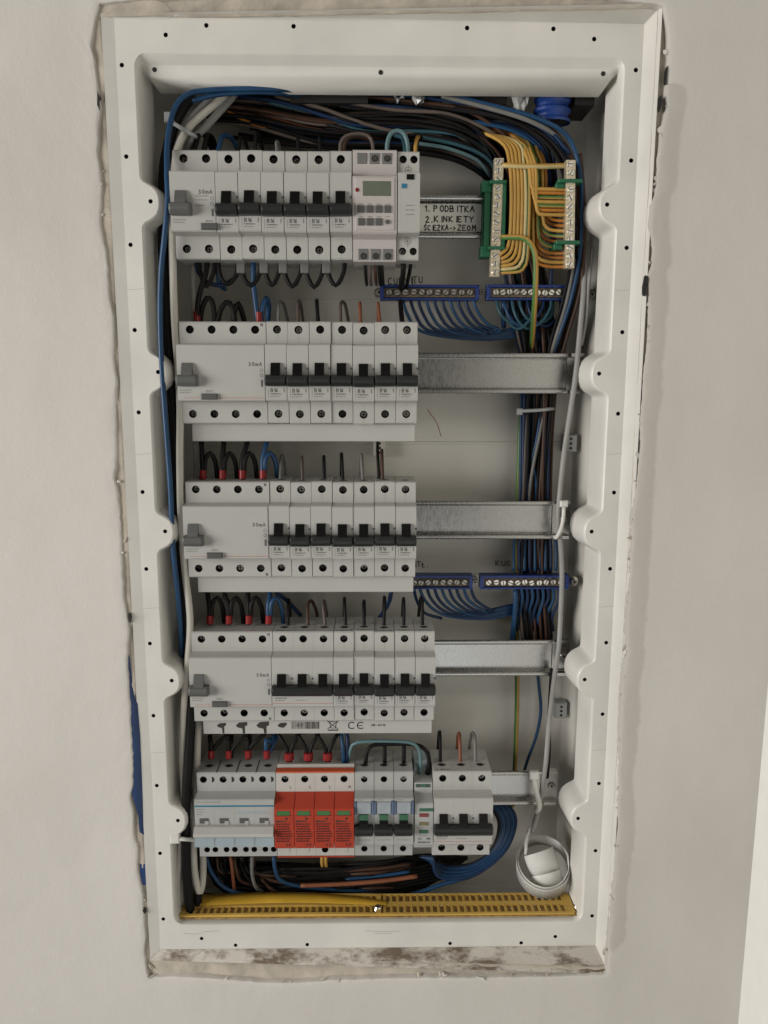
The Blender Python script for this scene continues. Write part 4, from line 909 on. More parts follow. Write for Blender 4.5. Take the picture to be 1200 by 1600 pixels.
# --- neutral wires
for i in range(10):
    x = 628+12.3*i; d = 9-i
    wire([(x, 462, 93), (x+3, 476, 92), (x+10, 494-i*.4, 92), (x+24, 507+d*.8, 94), (x+62-i*2, 517+d*.9, 96), (765, 521+d*1.0, 98), (826, 512+d*1.2, 101), (850, 530, 104)], 1.5, 'wire_deepblue' if i % 3 else 'wire_blue', f'blue neutral wire hanging from screw {i+2} of the upper left neutral bar'.replace('screw '+str(i+2), ['second', 'third', 'fourth', 'fifth', 'sixth', 'seventh', 'eighth', 'ninth', 'tenth', 'last'][i]+' screw'), 'neutral wires of the upper left bar')
for i in range(8):
    x = 776+12*i; s = 1 if i < 5 else -1
    wire([(x, 464, 94), (x+1, 478, 89), (x+s*10, 496+3*(i % 3), 86), (x+s*28, 506+4*(i % 3), 88), (x+s*48, 496, 93), (x+s*52, 478, 98), (x+s*50, 450, 103)], 1.4, ['wire_teal', 'wire_blue', 'wire_teal', 'wire_teal', 'wire_deepblue', 'wire_teal', 'wire_deepblue', 'wire_teal'][i], f'blue wire looping under the upper right neutral bar, {ordn[i]} screw from the left', 'loops under the upper right neutral bar')
wire([(788, 470, 90), (786, 490, 92), (787, 512, 98)], 2.2, 'wire_deepblue', 'short thick dark blue wire left under the upper right neutral bar')
for i in range(8):
    x = 655+11.4*i; d = 7-i
    wire([(x, 915, 93), (x+3, 926, 92), (x+9, 938, 92), (x+24, 949+d*.6, 94), (x+50-i*2, 955+d*1.2, 96), (760, 955+d*1.7, 98), (806, 944+d*2, 102)], 1.5, 'wire_blue' if i % 3 == 0 else 'wire_deepblue', f'blue neutral wire hanging {ordn[i]} in view from the lower left neutral bar', 'neutral wires of the lower left bar')
for i in range(9):
    x = 803+8.2*i
    wire([(815+5.2*i, 560, 103), (814+5.2*i, 690, 101), (812+6*i, 790, 100), (x, 850, 96), (x, 892, 92+2*(i % 2))], 1.6, 'wire_deepblue' if i % 2 else 'wire_blue', f'blue wire entering the top of the lower right neutral bar, {["first", "second", "third", "fourth", "fifth", "sixth", "seventh", "eighth", "last"][i]} from the left', 'blue wires above the lower right neutral bar')
    wire([(x+3, 914, 92), (x+5, 935, 92), (x+2-i, 955+5*(i % 3), 96), (x+4-i, 985, 102)], 1.6, 'wire_blue' if i % 2 else 'wire_deepblue', f'blue wire hanging below the lower right neutral bar, {["first", "second", "third", "fourth", "fifth", "sixth", "seventh", "eighth", "last"][i]} from the left', 'blue wires below the lower right neutral bar')
wire([(805, 922, 92), (806, 935, 91), (804, 965, 92), (800, 1003, 98), (797, 1040, 104)], 2.6, 'wire_blue', 'thick bright blue wire dropping left of the bundle to the fourth rail')
wire([(838, 1030, 103), (842, 1070, 102), (845, 1110, 101), (838, 1150, 101), (822, 1195, 102), (812, 1240, 103)], 1.6, 'wire_blue', 'single blue wire curving down between the fourth and bottom rails')
wire([(850, 640, 96), (843, 680, 95), (832, 735, 94), (827, 775, 96), (826, 830, 101)], 1.5, 'wire_grey', 'grey wire slanting across the front of the vertical bundle')
wire([(846, 640, 97), (838, 690, 96), (832, 720, 97), (838, 760, 97), (836, 830, 101)], 1.5, 'wire_blue', 'blue wire in the middle of the vertical bundle')
for k, x in enumerate((818, 824, 852, 857)): wire([(x+2, 600, 98), (x, 680, 96), (x-1, 760, 96), (x-2, 830, 98)], 1.6, 'wire_deepblue', 'dark blue wire on the face of the vertical bundle', 'dark blue wires on the face of the vertical bundle')

# --- left-hand cables
wire([(520, 152, 104), (490, 144, 78), (455, 140, 58), (400, 139, 50), (330, 141, 45), (292, 148, 42), (272, 172, 38), (262, 220, 32), (261, 270, 26), (262, 312, 23), (257, 370, 24), (252, 420, 26), (250, 480, 27), (252, 560, 27), (258, 650, 27), (266, 760, 28), (270, 850, 30), (278, 930, 34), (283, 1000, 42), (285, 1040, 56)], 2.2, 'wire_blue', 'long bright blue wire along the top left and down the left side')
wire([(515, 158, 104), (480, 150, 78), (440, 146, 60), (395, 144, 52), (340, 148, 48), (300, 158, 46)], 2.0, 'wire_blue', 'second blue wire under the long one along the top left edge')
wire([(352, 148, 62), (330, 168, 56), (298, 196, 50), (280, 225, 46), (273, 262, 42), (270, 330, 42), (270, 400, 40), (273, 500, 38), (281, 620, 37), (281, 720, 37), (283, 810, 37), (290, 900, 38), (297, 970, 38), (293, 1040, 38), (288, 1090, 39), (285, 1180, 40), (288, 1260, 40), (283, 1320, 40), (278, 1380, 40), (279, 1412, 42), (284, 1380, 46), (288, 1330, 50)], 3.0, 'cable_white', 'white round cable along the left ends of the breaker rows', name='cable', cat='cable')
wire([(336, 150, 70), (316, 168, 64), (288, 198, 58), (272, 235, 55), (266, 290, 56)], 3.2, 'cable_grey', 'grey cable beside the white one in the upper left corner', name='cable', cat='cable')  # sheath in plain grey
wire([(366, 148, 72), (345, 172, 66), (318, 202, 62), (296, 226, 62), (286, 260, 66)], 3.2, 'cable_grey', 'grey cable lying right of the white one in the upper left corner', name='cable', cat='cable')
wire([(262, 130, 80), (276, 146, 76), (290, 160, 74), (300, 185, 78)], 3.0, 'cable_white', 'short white cable entering at the very top left corner', name='cable', cat='cable')
wire([(300, 150, 62), (275, 190, 54), (258, 250, 50), (254, 320, 48), (256, 420, 46), (262, 520, 46), (270, 640, 46), (276, 760, 46), (284, 880, 46), (290, 980, 46), (298, 1050, 45), (298, 1130, 40), (292, 1230, 34), (290, 1300, 34), (292, 1370, 36), (297, 1420, 40), (303, 1432, 44), (309, 1415, 48), (308, 1360, 54), (306, 1300, 60)], 4.2, 'wire_black', 'thick black cable down the left side ending in a loop', name='cable', cat='cable')
wire([(283, 980, 62), (287, 1050, 54), (289, 1130, 46), (290, 1200, 42), (288, 1260, 42)], 3.4, 'wire_black', 'second black cable beside the thick one at lower left', name='cable', cat='cable')
wire([(312, 1090, 60), (309, 1150, 54), (307, 1230, 48), (303, 1300, 42), (303, 1350, 41), (308, 1385, 42), (313, 1393, 44), (317, 1370, 48), (317, 1330, 54)], 3.3, 'cable_white', 'white cable ending in a hanging loop left of the four-pole breaker', name='cable', cat='cable')
wire([(301, 415, 74), (302, 450, 74), (303, 505, 74)], 2.2, 'cable_white', 'white cable glimpsed between the top and second rows at left', name='cable', cat='cable')
wire([(305, 690, 74), (306, 730, 74), (306, 760, 74)], 2.2, 'cable_grey', 'grey cable glimpsed between the second and middle rows at left', name='cable', cat='cable')
# --- white cable hanging down the right
wire([(913, 395, 74), (912, 450, 68), (905, 530, 62), (899, 590, 58), (890, 650, 62), (880, 720, 66), (874, 780, 62), (872, 815, 60), (876, 850, 64), (878, 900, 66), (876, 960, 66), (873, 1010, 62), (866, 1060, 60), (858, 1130, 66), (853, 1190, 62), (848, 1225, 60), (842, 1262, 62), (832, 1300, 66)], 2.3, 'cable_grey', 'thin pale flat cable hanging down the right in front of the rails', name='cable', cat='cable')
wire([(926, 385, 70), (920, 440, 68), (915, 500, 66), (908, 540, 66)], 1.6, 'cable_grey', 'short pale cable end against the right wall of the box', name='cable', cat='cable')
wire([(862, 1045, 74), (858, 1120, 74), (858, 1170, 74), (855, 1215, 76)], 1.8, 'wire_black', 'black wire behind the pale cable above the bottom rail')

# --- hairpins above the rows
def hair(px, py_top, py_bot, Y0, m, r, label, lean=0, group=None, sp=0):
    """a conductor rising from a terminal, turning back and going behind the row"""
    a = pt(px, py_bot+4, Y0); b_ = pt(px+lean+random.uniform(-2.5, 2.5), py_top+3+random.uniform(-2, 3), Y0+9); sp += random.uniform(-2, 2)
    P = [a-Vector((0, 0, 6)), a, (a*.45+b_*.55)+Vector((0, -1, 0)), b_, b_+Vector((sp*.4, 7, 1.2)), b_+Vector((sp*.7, 15, -6)), Vector((b_.x+sp, b_.y+22, a.z-2)), Vector((b_.x+sp, b_.y+25, a.z-30))]
    return wire(P, r, m, label, group, mm=True, step=4)
words = lambda row, k: f'the {ordn[k]} breaker of the {names5[row]} row'
for k, (px, c) in enumerate([(362, 'wire_black'), (368, 'wire_black')]): pass
for k, (px, ty, m, r) in enumerate([(302, 205, 'wire_black', 2.2), (318, 208, 'wire_black', 2.2), (340, 208, 'wire_blue', 2.0), (372, 213, 'wire_black', 1.5), (398, 208, 'wire_black', 1.5), (433, 216, 'wire_grey', 1.4), (466, 214, 'wire_black', 1.5), (500, 216, 'wire_black', 1.5)]):
    hair(px, ty, 236, 52, m, r, ['thick black wire arching into the left terminal of the top row', 'thick black wire arching into the second terminal of the top row', 'short blue wire arching into the top row near the left', 'black wire entering the second breaker of the top row', 'black wire entering the third breaker of the top row', 'grey wire entering the fourth breaker of the top row', 'black wire entering the fifth breaker of the top row', 'black wire entering the sixth breaker of the top row'][k], lean=[10, 4, 6, 4, 3, 0, 0, 0][k], sp=[8, 6, 14, 4, 4, 2, 0, 0][k])
wire([(532, 244, 54), (532, 225, 54), (540, 213, 55), (558, 209, 57), (575, 212, 57), (582, 224, 56), (583, 244, 54)], 1.5, 'wire_greybrown', 'greyish brown jumper arching from the last top breaker to the time switch')
wire([(538, 244, 58), (538, 228, 60), (545, 216, 64), (560, 214, 70), (580, 220, 78)], 1.5, 'wire_brown', 'brown wire behind the jumper above the last top breaker')
wire([(605, 244, 54), (605, 226, 53), (610, 210, 53), (621, 204, 54), (632, 210, 54), (637, 226, 54), (638, 244, 54)], 1.8, 'wire_lightblue', 'pale blue jumper arching from the time switch to the relay module')
wire([(633, 244, 56), (632, 226, 58), (628, 215, 64), (618, 212, 74)], 1.7, 'wire_teal', 'teal wire behind the pale blue jumper')
wire([(649, 244, 54), (649, 230, 55), (651, 218, 62), (654, 214, 76)], 1.6, 'wire_yellow', 'short yellow wire entering the relay module')
# jumpers below the top row
jx = [308, 338, 374, 410, 440, 474, 508, 541]
for k in range(7):
    a, c = jx[k], jx[k+1]; dpt = [448, 444, 446, 446, 448, 449, 446][k]
    wire([(a+3, 404, 54), (a+4, 420, 53), (a+8, 436, 52), ((a+c)/2, dpt, 51), (c-8, 436, 52), (c-3, 420, 53), (c-2, 404, 54)], 1.9, 'wire_black', f'black jumper loop below the top row, {ordn[k]} from the left', 'black jumper loops')
    if k > 1:
        pin = WIRES[-1]; p = pt(a+2, 417, 50)-pin.location/MM; mb = MB(); mb.box(p.x-3.4, p.x+3.4, p.y-.5, p.y+8, p.z-5, p.z+6, 0, .6); link('fork_terminal', mb.mesh('fork_terminal', ['pin_grey']), pin)
wire([(306, 408, 54), (310, 425, 54), (322, 440, 55), (345, 446, 57), (365, 436, 60), (376, 420, 62)], 1.8, 'wire_deepblue', 'dark blue wire sweeping under the left end of the top row')
wire([(341, 410, 54), (341, 430, 55), (343, 445, 58), (352, 452, 66)], 1.9, 'wire_blue', 'short bright blue wire below the second terminal of the top row')
o = wire([(324, 404, 54), (322, 425, 52), (314, 450, 51), (309, 475, 50), (308, 508, 51)], 2.3, 'wire_black', 'black feed wire from the top row into the second row'); collar(o, 308, 502, 51)
wire([(312, 506, 53), (316, 482, 53), (323, 466, 53), (331, 470, 53), (335, 490, 53), (336, 508, 53)], 2.2, 'wire_black', 'black loop between the first and second terminals of the second row')
wire([(339, 508, 53), (345, 484, 53), (354, 472, 53), (363, 480, 54), (368, 508, 54)], 2.2, 'wire_black', 'black loop between the second and third terminals of the second row')
wire([(362, 508, 55), (367, 485, 55), (372, 474, 57), (378, 488, 59), (384, 510, 60)], 2.2, 'wire_black', 'black loop right of the third terminal of the second row')
o = wire([(396, 406, 54), (396, 440, 53), (399, 470, 52), (404, 508, 51)], 2.2, 'wire_blue', 'blue feed wire from the top row into the second row'); collar(o, 405, 503, 51)
wire([(408, 506, 52), (411, 480, 53), (416, 466, 56), (420, 478, 62), (418, 510, 68)], 2.2, 'wire_blue', 'blue loop beside the neutral terminal of the second row')
for k, (px, ty, m, r) in enumerate([(435, 470, 'wire_grey', 1.4), (466, 470, 'wire_greybrown', 1.5), (498, 469, 'wire_black', 1.6), (532, 470, 'wire_greybrown', 1.5), (564, 470, 'wire_copper', 1.4), (594, 474, 'wire_copper', 1.4)]):
    hair(px, ty, 505, 52, m, r, nm.get(m, 'copper brown')+' wire entering '+words(1, k), lean=-1, sp=[6, 4, 0, 5, 0, 0][k])
wire([(630, 404, 54), (630, 425, 56), (627, 445, 80), (627, 460, 98), (626, 474, 84), (627, 490, 66), (629, 508, 54)], 2.2, 'wire_black', 'black wire from the relay module down to the last breaker of the second row')
wire([(643, 404, 54), (640, 425, 60), (636, 445, 84), (634, 470, 100)], 1.6, 'wire_black', 'thin black wire below the right terminal of the relay module')
for k, (px, m) in enumerate([(571, 'wire_black'), (578, 'wire_greybrown'), (586, 'wire_brown'), (592, 'wire_black'), (597, 'wire_black')]):
    wire([(px-1, 406, 52), (px, 420, 54), (px+1, 436, 62), (px+2, 445, 78)], 1.4, m, ['first', 'second', 'third', 'fourth', 'last'][k]+f' of five {nm[m]} wire ends below the time switch' if False else f'{nm[m]} wire end below the time switch, {["first", "second", "third", "fourth", "last"][k]} from the left')
# second-to-middle row feeds
def feeds(row, ys, yb, xs, cols_, top_off, nxt):
    for k, (px, m) in enumerate(zip(xs, cols_)):
        col = nm[m]; place = ['first', 'second', 'third', 'fourth'][k]
        o = wire([(px+top_off[k], ys, 60), (px+top_off[k]*.7, ys+12, 56), (px-1, yb-26, 53), (px, yb+4, 51)], 2.2, m, f'{col} feed wire with red ferrule at the {place} terminal of the {names5[row]} row'); collar(o, px, yb+2, 51, 3.1, 7.5)
        if k < nxt: wire([(px+2, yb-6, 52), (px+4, yb-28, 53), (px+11, yb-38, 55), (px+19, yb-26, 58), (px+23, yb+4, 60)], 2.1, m, f'{col} loop leaving the {place} terminal of the {names5[row]} row')
feeds(2, 686, 746, [317, 348, 379, 411], ['wire_black', 'wire_black', 'wire_black', 'wire_blue'], [-3, 2, 8, 6], 4)
feeds(3, 922, 972, [328, 358, 389, 420], ['wire_black', 'wire_black', 'wire_black', 'wire_blue'], [-4, -8, -2, 2], 4)
feeds(4, 1148, 1182, [330, 358, 388, 417], ['wire_black', 'wire_black', 'wire_black', 'wire_blue'], [-2, 4, 2, 10], 0)
for k, px in enumerate((344, 374, 400)): wire([(px+14, 1146, 56), (px+2, 1156, 53), (px-10, 1170, 52), (px-13, 1184, 51)], 1.9, 'wire_black', f'black twin conductor joining {["the first", "the second", "the third"][k]} red ferrule of the four-pole breaker')
for k, px in enumerate((452, 482, 512)):
    o = wire([(px-18, 1146, 58), (px-10, 1158, 54), (px-3, 1172, 52), (px-2, 1190, 51)], 1.9, 'wire_black', f'black wire reaching the {ordn[k]} surge arrester terminal from the left'); collar(o, px, 1186, 51, 4.6, 6.5)
    wire([(px+16, 1146, 58), (px+9, 1158, 54), (px+3, 1172, 52), (px+2, 1190, 51)], 1.9, 'wire_black', f'black wire reaching the {ordn[k]} surge arrester terminal from the right')
wire([(532, 1140, 62), (534, 1155, 57), (536, 1170, 54), (537, 1192, 52)], 2.0, 'wire_blue', 'blue wire entering the neutral terminal of the surge arrester')
wire([(540, 1138, 64), (543, 1155, 58), (543, 1172, 55), (542, 1192, 53)], 2.0, 'wire_deepblue', 'dark blue wire entering the neutral terminal of the surge arrester')
wire([(436, 1140, 66), (430, 1158, 58), (422, 1172, 54), (418, 1184, 52)], 1.9, 'wire_blue', 'blue twin conductor slanting to the fourth red ferrule')
for k, (px, ty, m) in enumerate([(438, 712, 'wire_grey'), (473, 712, 'wire_greybrown'), (507, 711, 'wire_black'), (536, 711, 'wire_black'), (567, 709, 'wire_grey'), (598, 705, 'wire_brown')]):
    hair(px, ty, 748, 54, m, 1.5, f'{nm[m]} wire entering '+words(2, k), lean=-1, sp=0)
wire([(592, 752, 56), (591, 725, 60), (590, 706, 68), (590, 690, 84)], 1.4, 'wire_black', 'thin black wire beside the sixth breaker of the middle row')
for k, (px, ty, m) in enumerate([(450, 938, 'wire_black'), (481, 938, 'wire_brown'), (508, 939, 'wire_greybrown'), (540, 938, 'wire_black'), (569, 939, 'wire_black'), (600, 936, 'wire_black'), (631, 936, 'wire_black'), (660, 936, 'wire_black')]):
    hair(px, ty, 970, 54, m, 1.5, f'{nm[m]} wire entering '+(f'the {ordn[k]} pole of the three-pole breaker, fourth row' if k < 3 else words(3, k-3)), lean=-1, sp=6 if k == 1 else 0)
wire([(612, 920, 70), (608, 940, 74), (598, 958, 80), (585, 975, 88)], 2.0, 'wire_deepblue', 'dark blue wire slanting behind the fourth row')
wire([(432, 926, 70), (450, 940, 76), (470, 962, 84)], 2.0, 'wire_deepblue', 'dark blue wire crossing behind the three-pole breaker of the fourth row')
wire([(646, 918, 80), (652, 940, 84), (664, 958, 90), (690, 966, 96)], 1.5, 'wire_deepblue', 'dark blue wire at the right end of the middle busbar')
# bottom row
wire([(545, 1188, 54), (548, 1170, 54), (558, 1160, 53), (600, 1158, 52), (640, 1160, 52), (653, 1168, 51), (657, 1185, 50), (656, 1216, 48)], 1.6, 'wire_lightblue', 'pale blue wire bridging from the surge arrester to the phase indicator')
wire([(571, 1194, 52), (573, 1176, 53), (580, 1166, 54), (600, 1163, 55), (645, 1163, 54), (663, 1170, 52), (670, 1186, 50), (668, 1218, 48)], 1.9, 'wire_black', 'black wire bridging the three labelled breakers to the phase indicator')
for k, px in enumerate((601, 631)): wire([(px, 1194, 52), (px, 1178, 53), (px, 1164, 55)], 1.9, 'wire_black', f'black branch into the {["second", "third"][k]} labelled breaker of the bottom row')
for k, (px, ty, m) in enumerate([(688, 1149, 'wire_black'), (719, 1149, 'wire_copper'), (743, 1149, 'wire_grey')]):
    hair(px, ty, 1186, 54, m, 1.6, f'{["black", "copper brown", "pale grey"][k]} wire entering the {ordn[k]} pole of the bottom three-pole breaker', lean=0)
# below the bottom row
for k in range(40):
    y = R_.uniform(1348, 1399); x0 = R_.uniform(318, 400)
    wire([(x0, 1340, R_.uniform(60, 80)), (x0+6, 1362, R_.uniform(64, 84)), (x0+40, y, R_.uniform(66, 88)), (500, y+R_.uniform(-5, 6), R_.uniform(66, 92)), (590, y-3+R_.uniform(-5, 5), R_.uniform(70, 94)), (660, y-12, 96), (730, 1340, 102)], 1.7, 'wire_black' if k % 9 else 'wire_brown', f'{"black" if k % 9 else "dark brown"} wire in the heap under the bottom row', f'{"black" if k % 9 else "dark brown"} wires heaped under the bottom row')
for k in range(6):
    wire([(330+8*k, 1338, 70+3*k), (338+8*k, 1362+2*k, 72+3*k), (380+6*k, 1392-3*k, 76), (470, 1399-4*k, 74+3*k), (600, 1390-5*k, 78+2*k), (690, 1372-5*k, 90)], 1.9, 'wire_black', 'black wire along the front of the heap under the bottom row', 'black wires at the front of the heap')
wire([(322, 1340, 58), (330, 1362, 60), (350, 1386, 62), (385, 1397, 64), (450, 1399, 66), (520, 1403, 66), (580, 1407, 64), (640, 1399, 66), (690, 1382, 70), (750, 1362, 76), (790, 1318, 84), (800, 1280, 90), (792, 1250, 98)], 2.0, 'wire_blue', 'bright blue wire sweeping under the whole bottom row')
wire([(428, 1338, 60), (430, 1358, 60), (440, 1376, 62), (480, 1386, 68), (560, 1392, 74), (620, 1388, 82)], 1.9, 'wire_blue', 'blue wire dropping from the right of the four-pole breaker')
wire([(360, 1338, 60), (363, 1360, 59), (366, 1390, 64)], 1.7, 'wire_copper', 'copper brown wire dropping from the four-pole breaker')
wire([(365, 1338, 62), (370, 1362, 61), (380, 1378, 66), (420, 1386, 76)], 1.7, 'wire_brown', 'brown wire bending right under the four-pole breaker')
wire([(394, 1338, 60), (394, 1366, 59), (400, 1386, 62), (412, 1394, 72)], 1.7, 'wire_grey', 'grey wire dropping from the four-pole breaker')
for k, px in enumerate((503, 509)): wire([(px, 1336, 58), (px, 1346, 60), (px+1, 1356, 72)], 1.5, 'wire_yellow', ['left', 'right'][k]+' of two short yellow wires under the surge arrester')
wire([(470, 1384, 66), (540, 1381, 64), (600, 1376, 63), (652, 1369, 64)], 2.1, 'wire_copper', 'straight pinkish brown wire end lying on the heap')
wire([(470, 1366, 78), (540, 1360, 74), (600, 1356, 74), (640, 1350, 80)], 1.9, 'wire_brown', 'brown wire higher up in the heap under the labelled breakers')
wire([(640, 1362, 70), (600, 1368, 72), (540, 1374, 78)], 1.7, 'wire_blue', 'short blue wire in the heap near the straight brown end')
for k in range(8):
    s = k*4.6; wire([(655+3*k, 1338, 90-2*k), (700-2*k, 1352+2.6*k, 86-2*k), (740, 1352+2.6*k-3, 82-2*k), (770+s*.55, 1325+.9*k, 82-k), (780+s*.8, 1288, 84), (768+s*.9, 1262, 88), (750+s*.6, 1245, 98)], 1.7, ['wire_black', 'wire_deepblue', 'wire_blue', 'wire_deepblue', 'wire_blue', 'wire_deepblue', 'wire_blue', 'wire_deepblue'][k], 'black innermost wire of the coil at the right end of the bottom row' if k == 0 else f'{["", "dark blue", "blue", "dark blue", "blue", "dark blue", "blue", "dark blue"][k]} wire, {ordn[k]} from inside in the coil right of the bottom row', 'wires coiled at the right of the bottom row')
wire([(300, 1460-60, 78), (330, 1398, 74), (470, 1408, 66), (560, 1411, 62), (630, 1404, 66), (700, 1378, 74)], 1.5, 'wire_black', 'thin black wire along the lower edge of the heap')

# ================================================================== CABLE TIES
def tie(pts, head, label, m='tie_white', r=1.6, hs=(4.2, 3.4, 4.2)):
    P = [pt(*p) for p in pts]; base = P[0]; t = thing('cable_tie', label, 'cable tie', base, 'cable ties')
    mb = MB(); tube(mb, [p-base for p in P], r, 6, 0, 4); link('strap', mb.mesh('strap', [m]), t)
    h = pt(*head)-base; mb = MB(); mb.box(h.x-hs[0], h.x+hs[0], h.y-hs[1], h.y+hs[1], h.z-hs[2], h.z+hs[2], 0, 1); link('tie_head', mb.mesh('tie_head', [m]), t)
    return t
tie([(809, 643, 98), (818, 642, 92), (840, 641, 91), (860, 639, 92), (865, 638, 99)], (812, 643, 93), 'grey cable tie round the vertical wire bundle below the second rail', 'tie_grey', 1.7, (2.6, 2.4, 3.0))
tie([(881, 792, 56), (880, 810, 54), (876, 828, 55), (869, 840, 58), (866, 838, 64)], (881, 787, 56), 'white cable tie hooked on the end of the middle rail', 'tie_white', 1.8, (3.4, 2.2, 2.8))
tie([(835, 1216, 60), (838, 1235, 57), (843, 1260, 58), (838, 1268, 62)], (835, 1211, 60), 'white cable tie at the end of the bottom rail', 'tie_white', 2.6, (4.2, 2.4, 3.8))
tie([(272, 1310, 30), (285, 1311, 27), (300, 1312, 32), (306, 1312, 42)], (274, 1309, 28), 'white cable tie round the cables at the lower left corner', 'tie_white', 2.0, (4.2, 3, 4.6))
tie([(262, 188, 42), (280, 198, 44), (296, 208, 44), (306, 214, 50)], (264, 184, 42), 'pale cable tie round the cables at the upper left corner', 'tie_grey', 1.8, (3.4, 3, 3.8))

# ================================================================== CONDUIT, BAG
p = pt(864, 132, 76); t = thing('corrugated_conduit', 'blue corrugated conduit end poking through the top right of the box', 'conduit', p)
mb = MB(); rings = []; Nn = 26
for k in range(Nn):
    z = 22-k*2.1; r = 15.5 if (k//2) % 2 == 0 else 13.4
    rings.append([(r*math.cos(2*math.pi*q/24), r*math.sin(2*math.pi*q/24)*.75, z) for q in range(24)])
mb.loft(rings, 0, smooth=False, cap0=True); link('ribbed_pipe', mb.mesh('ribbed_pipe', ['conduit_blue']), t)
mb = MB(); mb.add([(12.6*math.cos(2*math.pi*q/24), 12.6*math.sin(2*math.pi*q/24)*.75, 22-25*2.1+.6) for q in range(24)], [tuple(range(24))]); link('bore', mb.mesh('bore', ['hole_dark']), t)
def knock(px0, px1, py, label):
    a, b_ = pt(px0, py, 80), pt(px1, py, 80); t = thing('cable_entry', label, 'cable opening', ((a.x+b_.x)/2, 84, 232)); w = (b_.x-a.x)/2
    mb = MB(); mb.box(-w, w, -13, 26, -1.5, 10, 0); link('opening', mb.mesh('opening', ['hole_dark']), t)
knock(455, 575, 140, 'dark cable opening in the top of the box behind the wires, left')
knock(690, 790, 140, 'dark cable opening in the top of the box near the plastic scraps')
knock(895, 925, 150, 'dark cable opening in the top right corner behind the blue conduit')
def scrap(px, py, Y, w, h, label, seed):
    r = random.Random(seed); p = pt(px, py, Y); mb = MB(); rows = []
    for i in range(5): rows.append([((j/4-.5)*w*(1-.12*i)+r.uniform(-2, 2), r.uniform(-4, 4), h/2-h*i/4+r.uniform(-2, 2)) for j in range(5)])
    mb.loft(rows, 0, closed=False, smooth=False); mb.loft([[(x, y+.5, z) for x, y, z in rw] for rw in rows], 0, closed=False)
    tag(link('plastic_scrap', mb.mesh('plastic_scrap', ['bag_plastic']), None, p), label, 'plastic scrap', 'plastic scraps')
scrap(815, 150, 66, 20, 22, 'crumpled clear plastic scrap beside the blue conduit', 1); scrap(655, 148, 70, 14, 13, 'small crumpled plastic scrap at the middle of the top edge', 2); scrap(625, 146, 74, 12, 10, 'tiny dark plastic scrap left of the middle of the top edge', 5)

# ================================================================== RIBBON COIL
c = pt(849, 1352, 72); ax = Vector((-.10, -.46, .88)).normalized()
t = thing('ribbon_coil', 'coil of white printed tape lying in the lower right corner', 'tape coil', c)
def frame(ax):
    e = Vector((1, 0, 0)); e = (e-ax*e.dot(ax)).normalized(); return e, ax.cross(e)
def ribbon(ax, r0_, r1_, a0, a1, wd, off, n=90, ecc=1.0):
    e1, e2 = frame(ax); mb = MB(); A, B, C2, D2 = [], [], [], []
    for k in range(n+1):
        f = k/n; a = a0+(a1-a0)*f; r = r0_+(r1_-r0_)*f; d = e1*math.cos(a)+e2*math.sin(a)*ecc; s = off[0]+(off[1]-off[0])*f
        for L2, rr_, h_ in ((A, r, wd/2), (B, r, -wd/2), (C2, r-.5, -wd/2), (D2, r-.5, wd/2)): L2.append(tuple(d*rr_+ax*(h_+s)))
    mb.loft([A, B, C2, D2, A], 0, closed=False, smooth=True); return mb
mb = ribbon(ax, 26.2, 24.0, 2.6, 2.6+2*math.pi*1.6, 17, (-3, 1), 120, 1.08); link('outer_turns', mb.mesh('outer_turns', ['ribbon_white']), t)
ax2 = Vector((-.24, .50, .83)).normalized()
mb = ribbon(ax2, 15.5, 14.5, math.pi*.9, math.pi*2.0, 22, (0, 2), 60, .8); o = link('loose_end', mb.mesh('loose_end', ['ribbon_white']), t); o.location = (-.001, -.001, .002)
mb = ribbon(ax2, 15.8, 15.8, math.pi*1.05, math.pi*1.96, 10, (-9, -10), 40, .95); o = link('inner_end', mb.mesh('inner_end', ['ribbon_white']), t); o.location = (-.001, -.002, -.001)
mb = MB(); rr = random.Random(6); e1, e2 = frame(ax)
for line in range(4):
    a = 3.3
    while a < 6.2:
        l = rr.uniform(.05, .16); h0 = -9.5+line*3.8
        q = [(e1*math.cos(z)+e2*math.sin(z)*1.08)*26.35+ax*hh for z, hh in ((a, h0), (a+l, h0), (a+l, h0+1.2), (a, h0+1.2))]
        mb.add(q, [(0, 1, 2, 3)]); a += l+rr.uniform(.03, .08)
link('print', mb.mesh('print', ['tape_print']), t)
wire([(838, 1262, 64), (830, 1285, 70), (823, 1310, 76), (822, 1335, 74)], 1.8, 'ribbon_white', 'end of the white tape leading up from the coil to the tie')

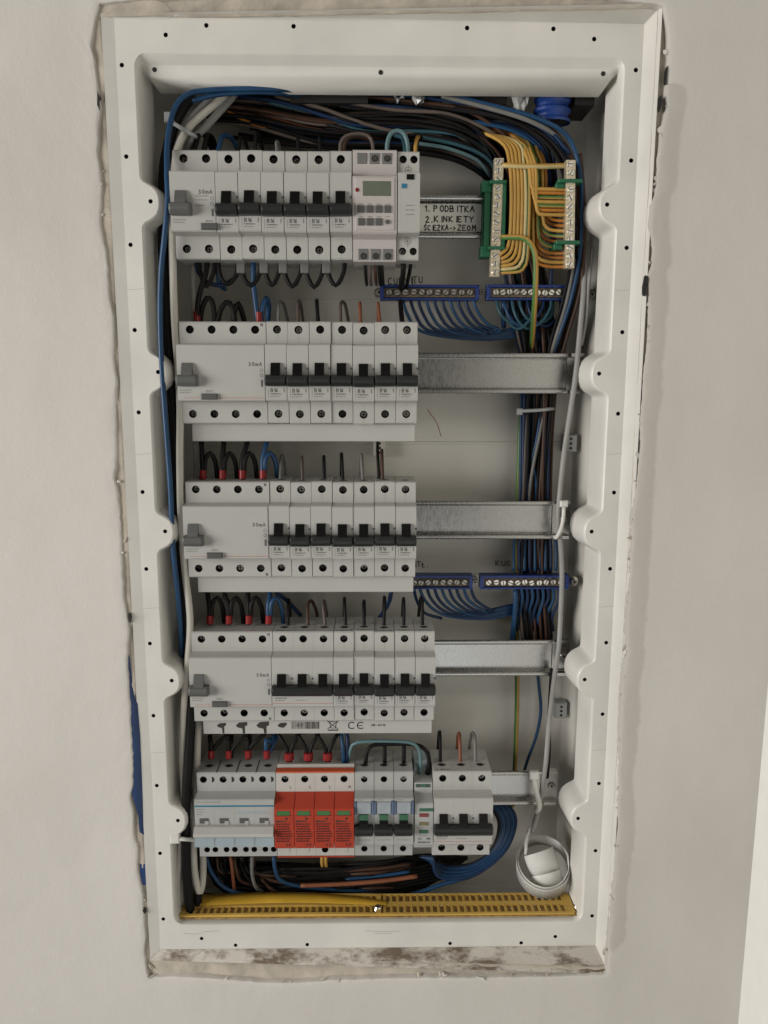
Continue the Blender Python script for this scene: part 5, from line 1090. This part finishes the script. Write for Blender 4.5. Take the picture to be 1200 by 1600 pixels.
# ================================================================== YELLOW CABLE-ENTRY STRIP ON THE FLOOR
ZF = -486.3
xa, xb = pt(285, 1430, 42).x, pt(893, 1425, 42).x; w = xb-xa
t = thing('cable_entry_strip', 'yellow slotted plastic strip along the floor of the box', 'cable strip', (xa, 32, ZF))
mb = MB(); mb.box(-8, w+10, -1.5, 30, -.4, .4); link('bed', mb.mesh('bed', ['strip_bed']), t)
for y0, y1 in ((0, 2.2), (12, 17.5), (27, 29)):
    mb = MB(); n = 40; top = []; R1 = []
    pr = lambda k: 2.0+ (1.6*math.sin(k/n*6.0) if k < n/2 else 0)*.6
    rings = [[(w*k/n, y0, .4), (w*k/n, y0, pr(k)), (w*k/n, y1, pr(k)+.3), (w*k/n, y1, .4)] for k in range(n+1)]
    mb.loft(rings, 0, cap0=True, cap1=True); link('long_bar', mb.mesh('long_bar', ['yellow_strip']), t)
tm = MB(); tm.box(-1.15, 1.15, 0, 9.9, .4, 2.1); TM = tm.mesh('tooth', ['yellow_strip'])
NT = 58
for k in range(NT+1):
    for y in (2.15, 17.3):
        link('tooth', TM, t, (w*k/NT, y, 0))
for x, wd in ((0, 5), (w*.495, 5), (w-5, 6)):
    mb = MB(); mb.box(x, x+wd, 1, 28, .4, 2.6); link('cross_piece', mb.mesh('cross_piece', ['yellow_strip']), t)
for x in (-4, w*.5, w+5):
    mb = MB(); mb.cyl((x, 9, 1.2), (0, 0, 1), 4.2, 2.6, 14, 0, 2.8); mb.cyl((x, 9, 3.8), (0, 0, 1), 1.2, .15, 6, 1); link('fixing_screw', mb.mesh('fixing_screw', ['screw_bright', 'hole_dark']), t)
# the left half carries a bowed cover film
mb = MB(); n = 40; rings = []
for k in range(n+1):
    f = k/n; x = 8+f*w*.5; z = 2.9+2.3*math.sin(f*math.pi)**1.5
    q_ = f**4; ya, yb = 13.5-1.2*q_, 28-10.2*q_
    rings.append([(x, ya, z-.6), (x, ya+.5, z+.8*(1-q_)), (x, (ya+yb)/2, z+1.8*(1-q_)), (x, yb, z+1.0*(1-q_)), (x, yb+.4, z-.2)])
mb.loft(rings, 0, closed=False, smooth=True); link('bowed_film', mb.mesh('bowed_film', ['film_yellow']), t)
tag_ = random.Random(3)
for k in range(26):
    x = tag_.uniform(w*.52, w); mb = MB(); s = tag_.uniform(.8, 2); mb.add([(s*tag_.uniform(-1, 1), s*tag_.uniform(-1, 1), s*tag_.uniform(-.3, .6)) for _ in range(5)], [(0, 1, 2), (0, 2, 3), (0, 3, 4), (1, 2, 4), (0, 1, 4)])
    link('plaster_crumb', mb.mesh('plaster_crumb', ['mortar']), t, (x, tag_.uniform(2, 27), 1.4))
for o in [o for o in bpy.data.objects if o.parent is None and o.type == 'EMPTY' and not o.children]: bpy.data.objects.remove(o)
